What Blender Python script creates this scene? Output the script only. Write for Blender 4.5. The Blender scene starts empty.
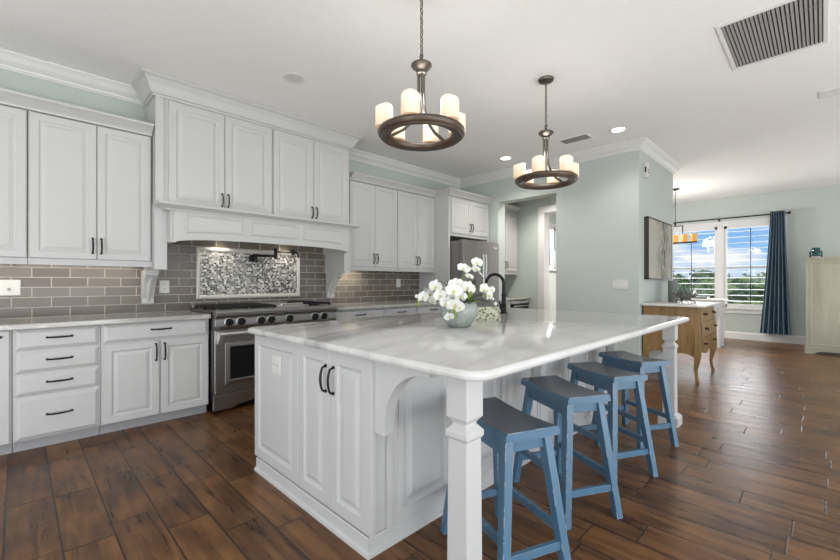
import bpy, bmesh, math, random
from mathutils import Vector, Matrix, noise as mnoise
S = bpy.context.scene
COL = S.collection
PI = math.pi
R_ = math.radians
rnd = random.Random(7)

# ------------------------------------------------------------------ camera
cd = bpy.data.cameras.new('camera')
cam = bpy.data.objects.new('camera', cd); COL.objects.link(cam)
cam.location = (0, 0, 1.2)
cam.rotation_euler = (PI/2, 0, -PI/4)
cd.sensor_width = 36; cd.lens = 403/840*36
cd.shift_y = 2/840
cd.clip_end = 400
S.camera = cam
# ------------------------------------------------------------------ view
S.view_settings.view_transform = 'Standard'
S.view_settings.look = 'None'
S.view_settings.gamma = 1
S.view_settings.use_curve_mapping = False
S.view_settings.exposure = 0.08
# ------------------------------------------------------------------ sky
W = bpy.data.worlds.new('sky'); S.world = W; W.use_nodes = True
nt = W.node_tree; nt.nodes.clear()
def N(t, typ, **kw):
    n = t.nodes.new(typ)
    for k, v in kw.items(): setattr(n, k, v)
    return n
def setin(n, **kw):
    for k, v in kw.items():
        k2 = k.replace('_', ' ')
        n.inputs[k2].default_value = v
tc = N(nt, 'ShaderNodeTexCoord'); sep = N(nt, 'ShaderNodeSeparateXYZ')
nt.links.new(tc.outputs['Generated'], sep.inputs[0])
ramp = N(nt, 'ShaderNodeValToRGB')
e = ramp.color_ramp.elements
e[0].position = 0.0; e[0].color = (.30, .36, .36, 1)
e[1].position = 1.0; e[1].color = (.55, .70, .95, 1)
for p, c in ((.49, (.30, .36, .36, 1)), (.502, (.66, .80, .95, 1)), (.53, (.29, .56, .95, 1)), (.58, (.13, .39, .88, 1)), (.8, (.40, .6, .95, 1))):
    k = e.new(p); k.color = c
mm = N(nt, 'ShaderNodeMath', operation='MULTIPLY_ADD'); mm.inputs[1].default_value = .5; mm.inputs[2].default_value = .5
nt.links.new(sep.outputs['Z'], mm.inputs[0]); nt.links.new(mm.outputs[0], ramp.inputs[0])
mp = N(nt, 'ShaderNodeMapping'); mp.inputs['Scale'].default_value = (6, 6, 15)
nt.links.new(tc.outputs['Generated'], mp.inputs[0])
cn = N(nt, 'ShaderNodeTexNoise'); setin(cn, Scale=1.0, Detail=6.0, Roughness=.55)
nt.links.new(mp.outputs[0], cn.inputs['Vector'])
cr = N(nt, 'ShaderNodeValToRGB')
cr.color_ramp.elements[0].position = .44; cr.color_ramp.elements[1].position = .57
nt.links.new(cn.outputs[0], cr.inputs[0])
hz = N(nt, 'ShaderNodeMath', operation='GREATER_THAN'); hz.inputs[1].default_value = .01
nt.links.new(sep.outputs['Z'], hz.inputs[0])
cf = N(nt, 'ShaderNodeMath', operation='MULTIPLY'); nt.links.new(cr.outputs[0], cf.inputs[0]); nt.links.new(hz.outputs[0], cf.inputs[1])
mx = N(nt, 'ShaderNodeMix', data_type='RGBA'); mx.inputs[7].default_value = (.95, .97, 1, 1)
nt.links.new(cf.outputs[0], mx.inputs[0]); nt.links.new(ramp.outputs[0], mx.inputs[6])
bg = N(nt, 'ShaderNodeBackground'); bg.inputs[1].default_value = .95
wo = N(nt, 'ShaderNodeOutputWorld')
nt.links.new(mx.outputs[2], bg.inputs[0]); nt.links.new(bg.outputs[0], wo.inputs[0])
# ------------------------------------------------------------------ sun, daylight at the windows, added fill lamps
def light(name, kind, loc, direction, energy, color=(1, 1, 1), **kw):
    l = bpy.data.lights.new(name, kind); l.energy = energy; l.color = color
    for k, v in kw.items(): setattr(l, k, v)
    o = bpy.data.objects.new(name, l); COL.objects.link(o); o.location = loc
    o.rotation_euler = Vector(direction).to_track_quat('-Z', 'Y').to_euler()
    return o
light('sun', 'SUN', (20, 5, 20), (-.42, -.25, -.87), .9, (1, .95, .86), angle=R_(.6))
DAY = (.985, .995, 1.0)
light('daylight_fill_front', 'AREA', (1.5, -3.85, 1.4), (0, 1, .4), 86, DAY, shape='RECTANGLE', size=7.5, size_y=2.6)  # area lamp added at the unseen front opening to light the kitchen
light('daylight_fill_side', 'AREA', (-3.35, .6, 1.4), (1, 0, .9), 56, DAY, shape='RECTANGLE', size=6.0, size_y=2.6)  # area lamp added at the unseen side opening to light the room
light('daylight_dining_window', 'AREA', (12.2, 1.6, 1.7), (-1, 0, -.05), 105, DAY, shape='RECTANGLE', size=2.6, size_y=2.2)
light('daylight_fill_dining', 'AREA', (8.6, -3.85, 1.4), (.3, 1, 1.0), 30, DAY, shape='RECTANGLE', size=3.4, size_y=2.6)  # area lamp added at another unseen opening, fills the dining end
light('ceiling_fill_side', 'AREA', (-2.3, 1.2, .04), (.5, .7, 1), 150, DAY, shape='RECTANGLE', size=2.0, size_y=4.5)  # unseen upward lamp added beside the camera to brighten the ceiling
light('ceiling_fill_dining', 'AREA', (8.8, -2.2, .04), (.35, -.1, 1), 60, DAY, shape='RECTANGLE', size=3.2, size_y=2.6)  # unseen upward lamp added to lift the dining ceiling and wall
light('ceiling_fill_front', 'AREA', (1.2, -2.1, .04), (.0, .85, 1), 305, DAY, shape='RECTANGLE', size=8, size_y=2.6)  # large unseen upward lamp added behind the camera, fills the ceiling
light('daylight_hall_window', 'AREA', (8.93, 5.4, 2.2), (0, -1, -.1), 420, DAY, shape='RECTANGLE', size=1.2, size_y=1.4)

# ------------------------------------------------------------------ materials
def newmat(name):
    m = bpy.data.materials.new(name); m.use_nodes = True
    t = m.node_tree; b = t.nodes['Principled BSDF']
    return m, t, b
def mat(name, color, rough=.5, metal=0., var=.06, scale=6., bump=0., bscale=60., stretch=None, **kw):
    """a procedural surface: colour varied a little by noise, optional fine bump"""
    m, t, b = newmat(name)
    co = N(t, 'ShaderNodeTexCoord')
    src = co.outputs['Object']
    if stretch:
        mpn = N(t, 'ShaderNodeMapping'); mpn.inputs['Scale'].default_value = stretch
        t.links.new(src, mpn.inputs[0]); src = mpn.outputs[0]
    nz = N(t, 'ShaderNodeTexNoise'); setin(nz, Scale=scale, Detail=4.0)
    t.links.new(src, nz.inputs['Vector'])
    mix = N(t, 'ShaderNodeMix', data_type='RGBA')
    mix.inputs[6].default_value = (*[c*(1-var) for c in color], 1); mix.inputs[7].default_value = (*[min(1, c*(1+var)) for c in color], 1)
    t.links.new(nz.outputs[0], mix.inputs[0]); t.links.new(mix.outputs[2], b.inputs['Base Color'])
    setin(b, Roughness=rough, Metallic=metal)
    for k, v in kw.items(): b.inputs[k.replace('_', ' ')].default_value = v
    if bump:
        n2 = N(t, 'ShaderNodeTexNoise'); setin(n2, Scale=bscale, Detail=3.0)
        t.links.new(src, n2.inputs['Vector'])
        bp = N(t, 'ShaderNodeBump'); setin(bp, Strength=bump, Distance=.01)
        t.links.new(n2.outputs[0], bp.inputs['Height']); t.links.new(bp.outputs[0], b.inputs['Normal'])
    return m
def ramp_node(t, stops):
    r = N(t, 'ShaderNodeValToRGB'); el = r.color_ramp.elements
    el[0].position, el[0].color = stops[0][0], (*stops[0][1], 1)
    el[1].position, el[1].color = stops[-1][0], (*stops[-1][1], 1)
    for p, c in stops[1:-1]:
        k = el.new(p); k.color = (*c, 1)
    return r
def math_(t, op, a, b=None, c=None):
    n = N(t, 'ShaderNodeMath', operation=op)
    for i, v in enumerate((a, b, c)):
        if v is None: continue
        if isinstance(v, (int, float)): n.inputs[i].default_value = v
        else: t.links.new(v, n.inputs[i])
    return n.outputs[0]

def floor_mat():
    m, t, b = newmat('dark_wood_plank_floor')
    co = N(t, 'ShaderNodeTexCoord'); sp = N(t, 'ShaderNodeSeparateXYZ'); t.links.new(co.outputs['Object'], sp.inputs[0])
    PW, PL = .187, .635
    xr = math_(t, 'DIVIDE', math_(t, 'ADD', sp.outputs['X'], -.145), PW); row = math_(t, 'FLOOR', xr); fx = math_(t, 'SUBTRACT', xr, row)
    wn = N(t, 'ShaderNodeTexWhiteNoise', noise_dimensions='1D'); t.links.new(row, wn.inputs['W'])
    yr = math_(t, 'ADD', math_(t, 'DIVIDE', sp.outputs['Y'], PL), math_(t, 'MULTIPLY', wn.outputs['Value'], 7.3))
    cl = math_(t, 'FLOOR', yr); fy = math_(t, 'SUBTRACT', yr, cl)
    cb = N(t, 'ShaderNodeCombineXYZ'); t.links.new(row, cb.inputs[0]); t.links.new(cl, cb.inputs[1])
    w2 = N(t, 'ShaderNodeTexWhiteNoise', noise_dimensions='2D'); t.links.new(cb.outputs[0], w2.inputs['Vector'])
    # grain stretched along the plank, offset per plank
    gx = N(t, 'ShaderNodeCombineXYZ')
    t.links.new(math_(t, 'MULTIPLY', sp.outputs['X'], 26.), gx.inputs[0])
    t.links.new(math_(t, 'MULTIPLY', sp.outputs['Y'], 2.2), gx.inputs[1])
    t.links.new(math_(t, 'MULTIPLY', w2.outputs['Value'], 40.), gx.inputs[2])
    g = N(t, 'ShaderNodeTexNoise'); setin(g, Scale=1.0, Detail=7.0, Roughness=.6, Distortion=.6); t.links.new(gx.outputs[0], g.inputs['Vector'])
    kx = N(t, 'ShaderNodeCombineXYZ')
    t.links.new(math_(t, 'MULTIPLY', sp.outputs['X'], 7.), kx.inputs[0]); t.links.new(math_(t, 'MULTIPLY', sp.outputs['Y'], 4.), kx.inputs[1])
    t.links.new(math_(t, 'MULTIPLY', w2.outputs['Value'], 17.), kx.inputs[2])
    k = N(t, 'ShaderNodeTexNoise'); setin(k, Scale=1.0, Detail=3.0); t.links.new(kx.outputs[0], k.inputs['Vector'])
    v = math_(t, 'ADD', math_(t, 'ADD', math_(t, 'MULTIPLY', g.outputs[0], .55), math_(t, 'MULTIPLY', k.outputs[0], .38)), math_(t, 'MULTIPLY', math_(t, 'SUBTRACT', w2.outputs['Value'], .5), .09))
    cr = ramp_node(t, [(.32, (.036, .015, .006)), (.43, (.104, .045, .015)), (.53, (.176, .080, .027)), (.68, (.27, .130, .045))])
    t.links.new(v, cr.inputs[0])
    ex = math_(t, 'MULTIPLY', math_(t, 'MINIMUM', fx, math_(t, 'SUBTRACT', 1., fx)), PW)
    ey = math_(t, 'MULTIPLY', math_(t, 'MINIMUM', fy, math_(t, 'SUBTRACT', 1., fy)), PL)
    ed = math_(t, 'MINIMUM', ex, ey)
    mr = N(t, 'ShaderNodeMapRange'); setin(mr, From_Min=.0018, From_Max=.0048, To_Min=0.0, To_Max=1.0); t.links.new(ed, mr.inputs[0])
    mix = N(t, 'ShaderNodeMix', data_type='RGBA'); mix.inputs[6].default_value = (.010, .007, .005, 1)
    t.links.new(mr.outputs[0], mix.inputs[0]); t.links.new(cr.outputs[0], mix.inputs[7]); t.links.new(mix.outputs[2], b.inputs['Base Color'])
    rr = N(t, 'ShaderNodeMapRange'); b.inputs['Specular IOR Level'].default_value = .36; setin(rr, From_Min=.3, From_Max=.7, To_Min=.25, To_Max=.38); t.links.new(g.outputs[0], rr.inputs[0]); t.links.new(rr.outputs[0], b.inputs['Roughness'])
    b2 = N(t, 'ShaderNodeMapRange'); setin(b2, From_Min=0., From_Max=.006, To_Min=0.0, To_Max=1.0); t.links.new(ed, b2.inputs[0])
    hh = math_(t, 'ADD', b2.outputs[0], math_(t, 'MULTIPLY', g.outputs[0], .35))
    bp = N(t, 'ShaderNodeBump'); setin(bp, Strength=.4, Distance=.004); t.links.new(hh, bp.inputs['Height']); t.links.new(bp.outputs[0], b.inputs['Normal'])
    return m
def tile_mat():
    m, t, b = newmat('taupe_subway_tile')
    co = N(t, 'ShaderNodeTexCoord'); sp = N(t, 'ShaderNodeSeparateXYZ'); t.links.new(co.outputs['Object'], sp.inputs[0])
    cb = N(t, 'ShaderNodeCombineXYZ')
    t.links.new(math_(t, 'ADD', sp.outputs['X'], .032), cb.inputs[0]); t.links.new(math_(t, 'ADD', sp.outputs['Z'], -.910), cb.inputs[1])
    br = N(t, 'ShaderNodeTexBrick'); t.links.new(cb.outputs[0], br.inputs['Vector'])
    setin(br, Scale=1.0, Mortar_Size=.0035, Mortar_Smooth=.1, Bias=0.0, Brick_Width=.236, Row_Height=.082)
    br.inputs['Color1'].default_value = (.108, .091, .073, 1); br.inputs['Color2'].default_value = (.160, .140, .113, 1); br.inputs['Mortar'].default_value = (.44, .41, .36, 1)
    br.offset = .5
    t.links.new(br.outputs['Color'], b.inputs['Base Color'])
    r = N(t, 'ShaderNodeMapRange'); setin(r, To_Min=.26, To_Max=.7); t.links.new(br.outputs['Fac'], r.inputs[0]); t.links.new(r.outputs[0], b.inputs['Roughness'])
    nz = N(t, 'ShaderNodeTexNoise'); setin(nz, Scale=9.0); t.links.new(co.outputs['Object'], nz.inputs['Vector'])
    h = math_(t, 'SUBTRACT', math_(t, 'MULTIPLY', nz.outputs[0], .35), br.outputs['Fac'])
    bp = N(t, 'ShaderNodeBump'); setin(bp, Strength=.5, Distance=.004); t.links.new(h, bp.inputs['Height']); t.links.new(bp.outputs[0], b.inputs['Normal'])
    return m
def mosaic_mat():
    m, t, b = newmat('black_white_grey_mosaic')
    co = N(t, 'ShaderNodeTexCoord'); mpn = N(t, 'ShaderNodeMapping'); mpn.inputs['Scale'].default_value = (1, 0, 1)
    t.links.new(co.outputs['Object'], mpn.inputs[0])
    sp = N(t, 'ShaderNodeSeparateXYZ'); t.links.new(co.outputs['Object'], sp.inputs[0])
    T = .0195
    zr_ = math_(t, 'DIVIDE', sp.outputs['Z'], T); rw = math_(t, 'FLOOR', zr_); fz = math_(t, 'SUBTRACT', zr_, rw)
    w1 = N(t, 'ShaderNodeTexWhiteNoise', noise_dimensions='1D'); t.links.new(rw, w1.inputs['W'])
    xr_ = math_(t, 'ADD', math_(t, 'DIVIDE', sp.outputs['X'], T*1.25), math_(t, 'MULTIPLY', w1.outputs['Value'], 5.)); cl = math_(t, 'FLOOR', xr_); fx = math_(t, 'SUBTRACT', xr_, cl)
    cb = N(t, 'ShaderNodeCombineXYZ'); t.links.new(cl, cb.inputs[0]); t.links.new(rw, cb.inputs[1])
    w2 = N(t, 'ShaderNodeTexWhiteNoise', noise_dimensions='2D'); t.links.new(cb.outputs[0], w2.inputs['Vector'])
    cr = ramp_node(t, [(0, (.012, .012, .012)), (.20, (.06, .058, .055)), (.32, (.15, .145, .135)), (.50, (.27, .26, .24)), (.70, (.42, .41, .38)), (.84, (.62, .61, .58)), (1, (.66, .65, .62))])
    cr.color_ramp.interpolation = 'CONSTANT'; t.links.new(w2.outputs['Value'], cr.inputs[0])
    ed = math_(t, 'MINIMUM', math_(t, 'MINIMUM', fx, math_(t, 'SUBTRACT', 1., fx)), math_(t, 'MINIMUM', fz, math_(t, 'SUBTRACT', 1., fz)))
    g = N(t, 'ShaderNodeMapRange'); setin(g, From_Min=.05, From_Max=.09); t.links.new(ed, g.inputs[0])
    mix = N(t, 'ShaderNodeMix', data_type='RGBA'); mix.inputs[6].default_value = (.36, .35, .32, 1)
    t.links.new(g.outputs[0], mix.inputs[0]); t.links.new(cr.outputs[0], mix.inputs[7]); t.links.new(mix.outputs[2], b.inputs['Base Color'])
    setin(b, Roughness=.22)
    return m
def marble_mat(name, base, vein, angle, wscale, amt, rough, fine=.25, bands=()):
    m, t, b = newmat(name)
    co = N(t, 'ShaderNodeTexCoord'); mpn = N(t, 'ShaderNodeMapping'); mpn.inputs['Rotation'].default_value = (0, 0, R_(angle)); mpn.inputs['Scale'].default_value = (.35, 1, 1)
    t.links.new(co.outputs['Object'], mpn.inputs[0])
    nz = N(t, 'ShaderNodeTexNoise'); setin(nz, Scale=wscale, Detail=8.0, Roughness=.6, Distortion=1.1); t.links.new(mpn.outputs[0], nz.inputs['Vector'])
    cr = ramp_node(t, [(.30, tuple(base)), (.47, tuple(a*.97 for a in base)), (.505, tuple(vein)), (.53, tuple(a*.9 for a in base)), (.60, tuple(base)), (.70, tuple(a*.5+c*.5 for a, c in zip(base, vein)))])
    t.links.new(nz.outputs[0], cr.inputs[0])
    # broad streaks along the slab
    n2 = N(t, 'ShaderNodeTexNoise'); setin(n2, Scale=wscale*3.2, Detail=6.0, Distortion=.8)
    mp2 = N(t, 'ShaderNodeMapping'); mp2.inputs['Scale'].default_value = (.25, 1.6, 1); mp2.inputs['Rotation'].default_value = (0, 0, R_(angle+4))
    t.links.new(co.outputs['Object'], mp2.inputs[0]); t.links.new(mp2.outputs[0], n2.inputs['Vector'])
    r2 = N(t, 'ShaderNodeMapRange'); setin(r2, From_Min=.5, From_Max=.72, To_Min=0, To_Max=fine); t.links.new(n2.outputs[0], r2.inputs[0])
    mix = N(t, 'ShaderNodeMix', data_type='RGBA'); mix.inputs[6].default_value = (*base, 1); mix.inputs[0].default_value = amt
    t.links.new(cr.outputs[0], mix.inputs[7])
    mi2 = N(t, 'ShaderNodeMix', data_type='RGBA'); mi2.inputs[7].default_value = (*vein, 1)
    t.links.new(r2.outputs[0], mi2.inputs[0]); t.links.new(mix.outputs[2], mi2.inputs[6]); out = mi2.outputs[2]
    if bands:
        sp = N(t, 'ShaderNodeSeparateXYZ'); t.links.new(co.outputs['Object'], sp.inputs[0])
        n3 = N(t, 'ShaderNodeTexNoise'); setin(n3, Scale=2.2, Detail=7.0, Roughness=.65); t.links.new(co.outputs['Object'], n3.inputs['Vector'])
        h = math_(t, 'ADD', math_(t, 'ADD', math_(t, 'MULTIPLY', sp.outputs['X'], -.35), math_(t, 'MULTIPLY', sp.outputs['Y'], .937)), math_(t, 'MULTIPLY', math_(t, 'SUBTRACT', n3.outputs[0], .5), .28))
        for pos, w_, f_ in bands:
            r3 = N(t, 'ShaderNodeMapRange'); setin(r3, From_Min=0., From_Max=w_, To_Min=f_, To_Max=0.)
            t.links.new(math_(t, 'ABSOLUTE', math_(t, 'SUBTRACT', h, pos)), r3.inputs[0])
            mi3 = N(t, 'ShaderNodeMix', data_type='RGBA'); mi3.inputs[7].default_value = (*vein, 1)
            t.links.new(r3.outputs[0], mi3.inputs[0]); t.links.new(out, mi3.inputs[6]); out = mi3.outputs[2]
    t.links.new(out, b.inputs['Base Color'])
    setin(b, Roughness=rough)
    return m
def wood_mat(name, stops, rough=.4, sx=(14, 14, 1.6)):
    m, t, b = newmat(name)
    co = N(t, 'ShaderNodeTexCoord'); mpn = N(t, 'ShaderNodeMapping'); mpn.inputs['Scale'].default_value = sx
    t.links.new(co.outputs['Object'], mpn.inputs[0])
    nz = N(t, 'ShaderNodeTexNoise'); setin(nz, Scale=1.5, Detail=7.0, Roughness=.6, Distortion=.7); t.links.new(mpn.outputs[0], nz.inputs['Vector'])
    cr = ramp_node(t, stops); t.links.new(nz.outputs[0], cr.inputs[0]); t.links.new(cr.outputs[0], b.inputs['Base Color'])
    setin(b, Roughness=rough)
    return m
def worn_paint_mat(name, col, worn, thr, rough=.38):
    m, t, b = newmat(name)
    co = N(t, 'ShaderNodeTexCoord')
    nz = N(t, 'ShaderNodeTexNoise'); setin(nz, Scale=7.0, Detail=4.0); t.links.new(co.outputs['Object'], nz.inputs['Vector'])
    mix = N(t, 'ShaderNodeMix', data_type='RGBA'); mix.inputs[6].default_value = (*[c*.85 for c in col], 1); mix.inputs[7].default_value = (*[c*1.15 for c in col], 1)
    t.links.new(nz.outputs[0], mix.inputs[0])
    # paint rubbed off along the edges: where the bevelled normal leaves the true one, broken up by noise
    bv = N(t, 'ShaderNodeBevel', samples=3); bv.inputs['Radius'].default_value = .004
    ge = N(t, 'ShaderNodeNewGeometry')
    dp = N(t, 'ShaderNodeVectorMath', operation='DOT_PRODUCT'); t.links.new(bv.outputs[0], dp.inputs[0]); t.links.new(ge.outputs['Normal'], dp.inputs[1])
    n2 = N(t, 'ShaderNodeTexNoise'); setin(n2, Scale=24.0, Detail=3.0); t.links.new(co.outputs['Object'], n2.inputs['Vector'])
    edge = math_(t, 'LESS_THAN', dp.outputs['Value'], .96)
    w = math_(t, 'MULTIPLY', edge, math_(t, 'GREATER_THAN', n2.outputs[0], thr))
    mi2 = N(t, 'ShaderNodeMix', data_type='RGBA'); mi2.inputs[7].default_value = (*worn, 1)
    t.links.new(w, mi2.inputs[0]); t.links.new(mix.outputs[2], mi2.inputs[6]); t.links.new(mi2.outputs[2], b.inputs['Base Color'])
    setin(b, Roughness=rough)
    return m
def glow_mat(name, col, strength, low=None):
    """lit shade: emission, a little dimmer towards its base"""
    m, t, b = newmat(name)
    co = N(t, 'ShaderNodeTexCoord'); nz = N(t, 'ShaderNodeTexNoise'); setin(nz, Scale=9.0, Detail=3.0); t.links.new(co.outputs['Object'], nz.inputs['Vector'])
    mix = N(t, 'ShaderNodeMix', data_type='RGBA'); mix.inputs[6].default_value = (*[c*.9 for c in (low or col)], 1); mix.inputs[7].default_value = (*col, 1)
    t.links.new(nz.outputs[0], mix.inputs[0]); t.links.new(mix.outputs[2], b.inputs['Emission Color'])
    b.inputs['Base Color'].default_value = (*[min(.8, c) for c in col], 1)
    setin(b, Emission_Strength=strength, Roughness=.5)
    return m
def glass_mat(name, tint=(1, 1, 1), refl=.07):
    m, t, b = newmat(name); t.nodes.remove(b)
    o = t.nodes['Material Output']
    tr = N(t, 'ShaderNodeBsdfTransparent'); tr.inputs[0].default_value = (*tint, 1)
    gl = N(t, 'ShaderNodeBsdfGlossy'); gl.inputs['Roughness'].default_value = .02
    mxs = N(t, 'ShaderNodeMixShader'); mxs.inputs[0].default_value = .05; t.links.new(tr.outputs[0], mxs.inputs[1]); t.links.new(gl.outputs[0], mxs.inputs[2])
    t.links.new(mxs.outputs[0], o.inputs[0])
    return m
def painting_mat():
    m, t, b = newmat('washed_botanical_canvas')
    co = N(t, 'ShaderNodeTexCoord')
    n1 = N(t, 'ShaderNodeTexNoise'); setin(n1, Scale=2.6, Detail=5.0, Distortion=1.0); t.links.new(co.outputs['Object'], n1.inputs['Vector'])
    c1 = ramp_node(t, [(.3, (.33, .29, .235)), (.45, (.47, .43, .36)), (.55, (.40, .40, .36)), (.68, (.53, .47, .38))]); t.links.new(n1.outputs[0], c1.inputs[0])
    mpn = N(t, 'ShaderNodeMapping'); mpn.inputs['Scale'].default_value = (5, 1, 2.0); mpn.inputs['Rotation'].default_value = (0, R_(25), 0); t.links.new(co.outputs['Object'], mpn.inputs[0])
    n2 = N(t, 'ShaderNodeTexNoise'); setin(n2, Scale=1.6, Detail=9.0, Roughness=.7, Distortion=1.6); t.links.new(mpn.outputs[0], n2.inputs['Vector'])
    sp = N(t, 'ShaderNodeSeparateXYZ'); t.links.new(co.outputs['Object'], sp.inputs[0])
    # the plant stands over the far half of the canvas
    d = math_(t, 'ABSOLUTE', math_(t, 'SUBTRACT', sp.outputs['X'], .16))
    k = N(t, 'ShaderNodeMapRange'); setin(k, From_Min=.42, From_Max=.1, To_Min=0, To_Max=.9); t.links.new(d, k.inputs[0])
    th = N(t, 'ShaderNodeMapRange'); setin(th, From_Min=.46, From_Max=.56, To_Min=0, To_Max=1); t.links.new(n2.outputs[0], th.inputs[0])
    f = math_(t, 'MULTIPLY', k.outputs[0], th.outputs[0])
    mix = N(t, 'ShaderNodeMix', data_type='RGBA'); mix.inputs[7].default_value = (.085, .095, .07, 1)
    t.links.new(f, mix.inputs[0]); t.links.new(c1.outputs[0], mix.inputs[6]); t.links.new(mix.outputs[2], b.inputs['Base Color'])
    setin(b, Roughness=.75)
    return m

WHITE = mat('white_cabinet_paint', (.525, .525, .515), .38, var=.02)
TRIM = mat('white_trim_paint', (.70, .70, .69), .4, var=.02)
WALL = mat('pale_mint_wall_paint', (.505, .550, .522), .75, var=.015, bump=.08, bscale=120)
CEIL = mat('white_textured_ceiling', (.86, .855, .845), .85, var=.015, bump=.25, bscale=38)
FLOOR = floor_mat(); TILE = tile_mat(); MOSAIC = mosaic_mat()
PENCIL = mat('pale_stone_trim', (.55, .54, .50), .3)
QUARTZ = marble_mat('grey_quartz', (.40, .39, .365), (.56, .55, .52), 0, 2.0, .8, .14)
MARBLE = marble_mat('white_marble', (.65, .645, .63), (.22, .215, .21), -22, .8, .14, .10, .10, [(.57, .11, .62), (.66, .04, .4), (.98, .16, .4), (1.15, .05, .45), (.2, .05, .18)])
STEEL = mat('brushed_stainless', (.40, .39, .375), .33, 1., var=.08, scale=3, stretch=(1, 1, 40))
BARSTEEL = mat('satin_steel_bar', (.66, .65, .63), .4, .8)
DARKSTEEL = mat('dark_stainless', (.20, .195, .19), .34, 1., var=.08, scale=3, stretch=(1, 1, 40))
FRIDGE = mat('grey_fridge_steel', (.235, .225, .215), .36, .55, var=.05, scale=3, stretch=(30, 30, 1))
CHROME = mat('polished_steel', (.75, .75, .74), .15, 1.)
IRON = mat('black_cast_iron', (.010, .010, .010), .45, Specular_IOR_Level=.28)
BRONZE = mat('oil_rubbed_bronze', (.018, .015, .013), .38, .6)
BLACKGLASS = mat('black_oven_glass', (.006, .006, .007), .06)
PEWTER = mat('aged_pewter', (.16, .145, .125), .38, .9, var=.25, scale=18)
RING = wood_mat('dark_bronze_wood_band', [(.3, (.035, .022, .014)), (.55, (.075, .048, .030)), (.75, (.13, .085, .05))], .34, (3, 3, 60))
SHADE = glow_mat('lit_cream_candle_glass', (1.0, .86, .64), .5)
def shade_ramp(m, lo, hi):
    t = m.node_tree; b = t.nodes['Principled BSDF']; co = N(t, 'ShaderNodeTexCoord'); sp = N(t, 'ShaderNodeSeparateXYZ')
    t.links.new(co.outputs['Generated'], sp.inputs[0]); r = ramp_node(t, [(.0, lo), (.75, hi), (1, hi)]); t.links.new(sp.outputs['Z'], r.inputs[0]); t.links.new(r.outputs[0], b.inputs['Emission Color'])
    b.inputs['Base Color'].default_value = (.62, .55, .44, 1)
shade_ramp(SHADE, (.62, .36, .15), (.96, .84, .64))
AMBER = glow_mat('lit_amber_candle_glass', (1.0, .44, .06), .5, (1.0, .54, .16)); AMBER.node_tree.nodes['Principled BSDF'].inputs['Base Color'].default_value = (.35, .16, .03, 1)
LAMP = glow_mat('lit_downlight_lens', (1.0, .96, .88), 6.0)
DULL = mat('unlit_downlight_lens', (.62, .61, .58), .4)
PLASTIC = mat('white_plastic', (.64, .64, .61), .35)
DARKSLOT = mat('dark_slot', (.03, .03, .03), .6)
BLUE = worn_paint_mat('worn_blue_paint', (.066, .148, .232), (.55, .56, .54), .56)
BLUETOP = worn_paint_mat('blue_paint_dark_reflection', (.008, .030, .060), (.55, .56, .54), .52, .2)  # same blue paint, darkened to put a dark reflection on the seat top
CHEST = wood_mat('honey_oak', [(.25, (.15, .088, .032)), (.5, (.27, .165, .065)), (.75, (.36, .235, .105))], .38, (9, 9, 1.5))
CURTAIN = mat('slate_blue_linen', (.095, .155, .205), .85, var=.2, scale=60, stretch=(6, 6, 1), bump=.15, bscale=300)
CREAM = wood_mat('distressed_cream_paint', [(.2, (.32, .305, .225)), (.5, (.42, .405, .315)), (.8, (.47, .455, .365))], .5, (5, 5, .8))
CANVAS = painting_mat()
FRAMEBLACK = mat('dark_brown_frame', (.03, .024, .02), .4)
AQUA = mat('hammered_aqua_glaze', (.37, .405, .375), .16, var=.12, scale=20, bump=.5, bscale=45)
PETAL = mat('white_orchid_petal', (.84, .84, .80), .55, var=.04, scale=30)
LIP = mat('yellow_orchid_lip', (.62, .60, .22), .5)
LEAF = mat('dark_orchid_leaf', (.030, .065, .022), .35, var=.3, scale=10)
LIME = mat('lime_green_leaf', (.26, .36, .06), .45, var=.25, scale=20)
STEMG = mat('green_stem', (.14, .20, .05), .5)
MOSS = mat('brown_moss', (.09, .10, .05), .9, var=.5, scale=60, bump=.6)
SUCC = mat('grey_green_succulent', (.17, .23, .19), .5, var=.2, scale=14)
SILVER = mat('silver_branch', (.30, .30, .28), .35, .9, var=.3, scale=30)
SLATE = mat('grey_green_vase_glaze', (.17, .19, .175), .5)
KICK = mat('shaded_white_toe_kick', (.34, .34, .345), .5)  # white kick; the shade of its recess is put into the grey
CHESTTOP = mat('pale_stone_chest_top', (.66, .65, .62), .38)
GLASS = glass_mat('window_glass'); TEAL = glass_mat('teal_glass', (.35, .62, .62))
ALU = mat('painted_grille', (.26, .255, .25), .5)
VENTDARK = mat('dark_duct', (.03, .03, .03), .8)
GRASS = mat('outdoor_grass', (.08, .14, .04), .9, var=.4, scale=.4)
BARK = mat('tree_bark', (.10, .08, .06), .9)
TREE = [mat('foliage_mid', (.12, .22, .05), .7, var=.45, scale=2.5), mat('foliage_light', (.22, .33, .09), .7, var=.4, scale=2.5), mat('foliage_dark', (.06, .14, .05), .7, var=.4, scale=2.5)]

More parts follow.
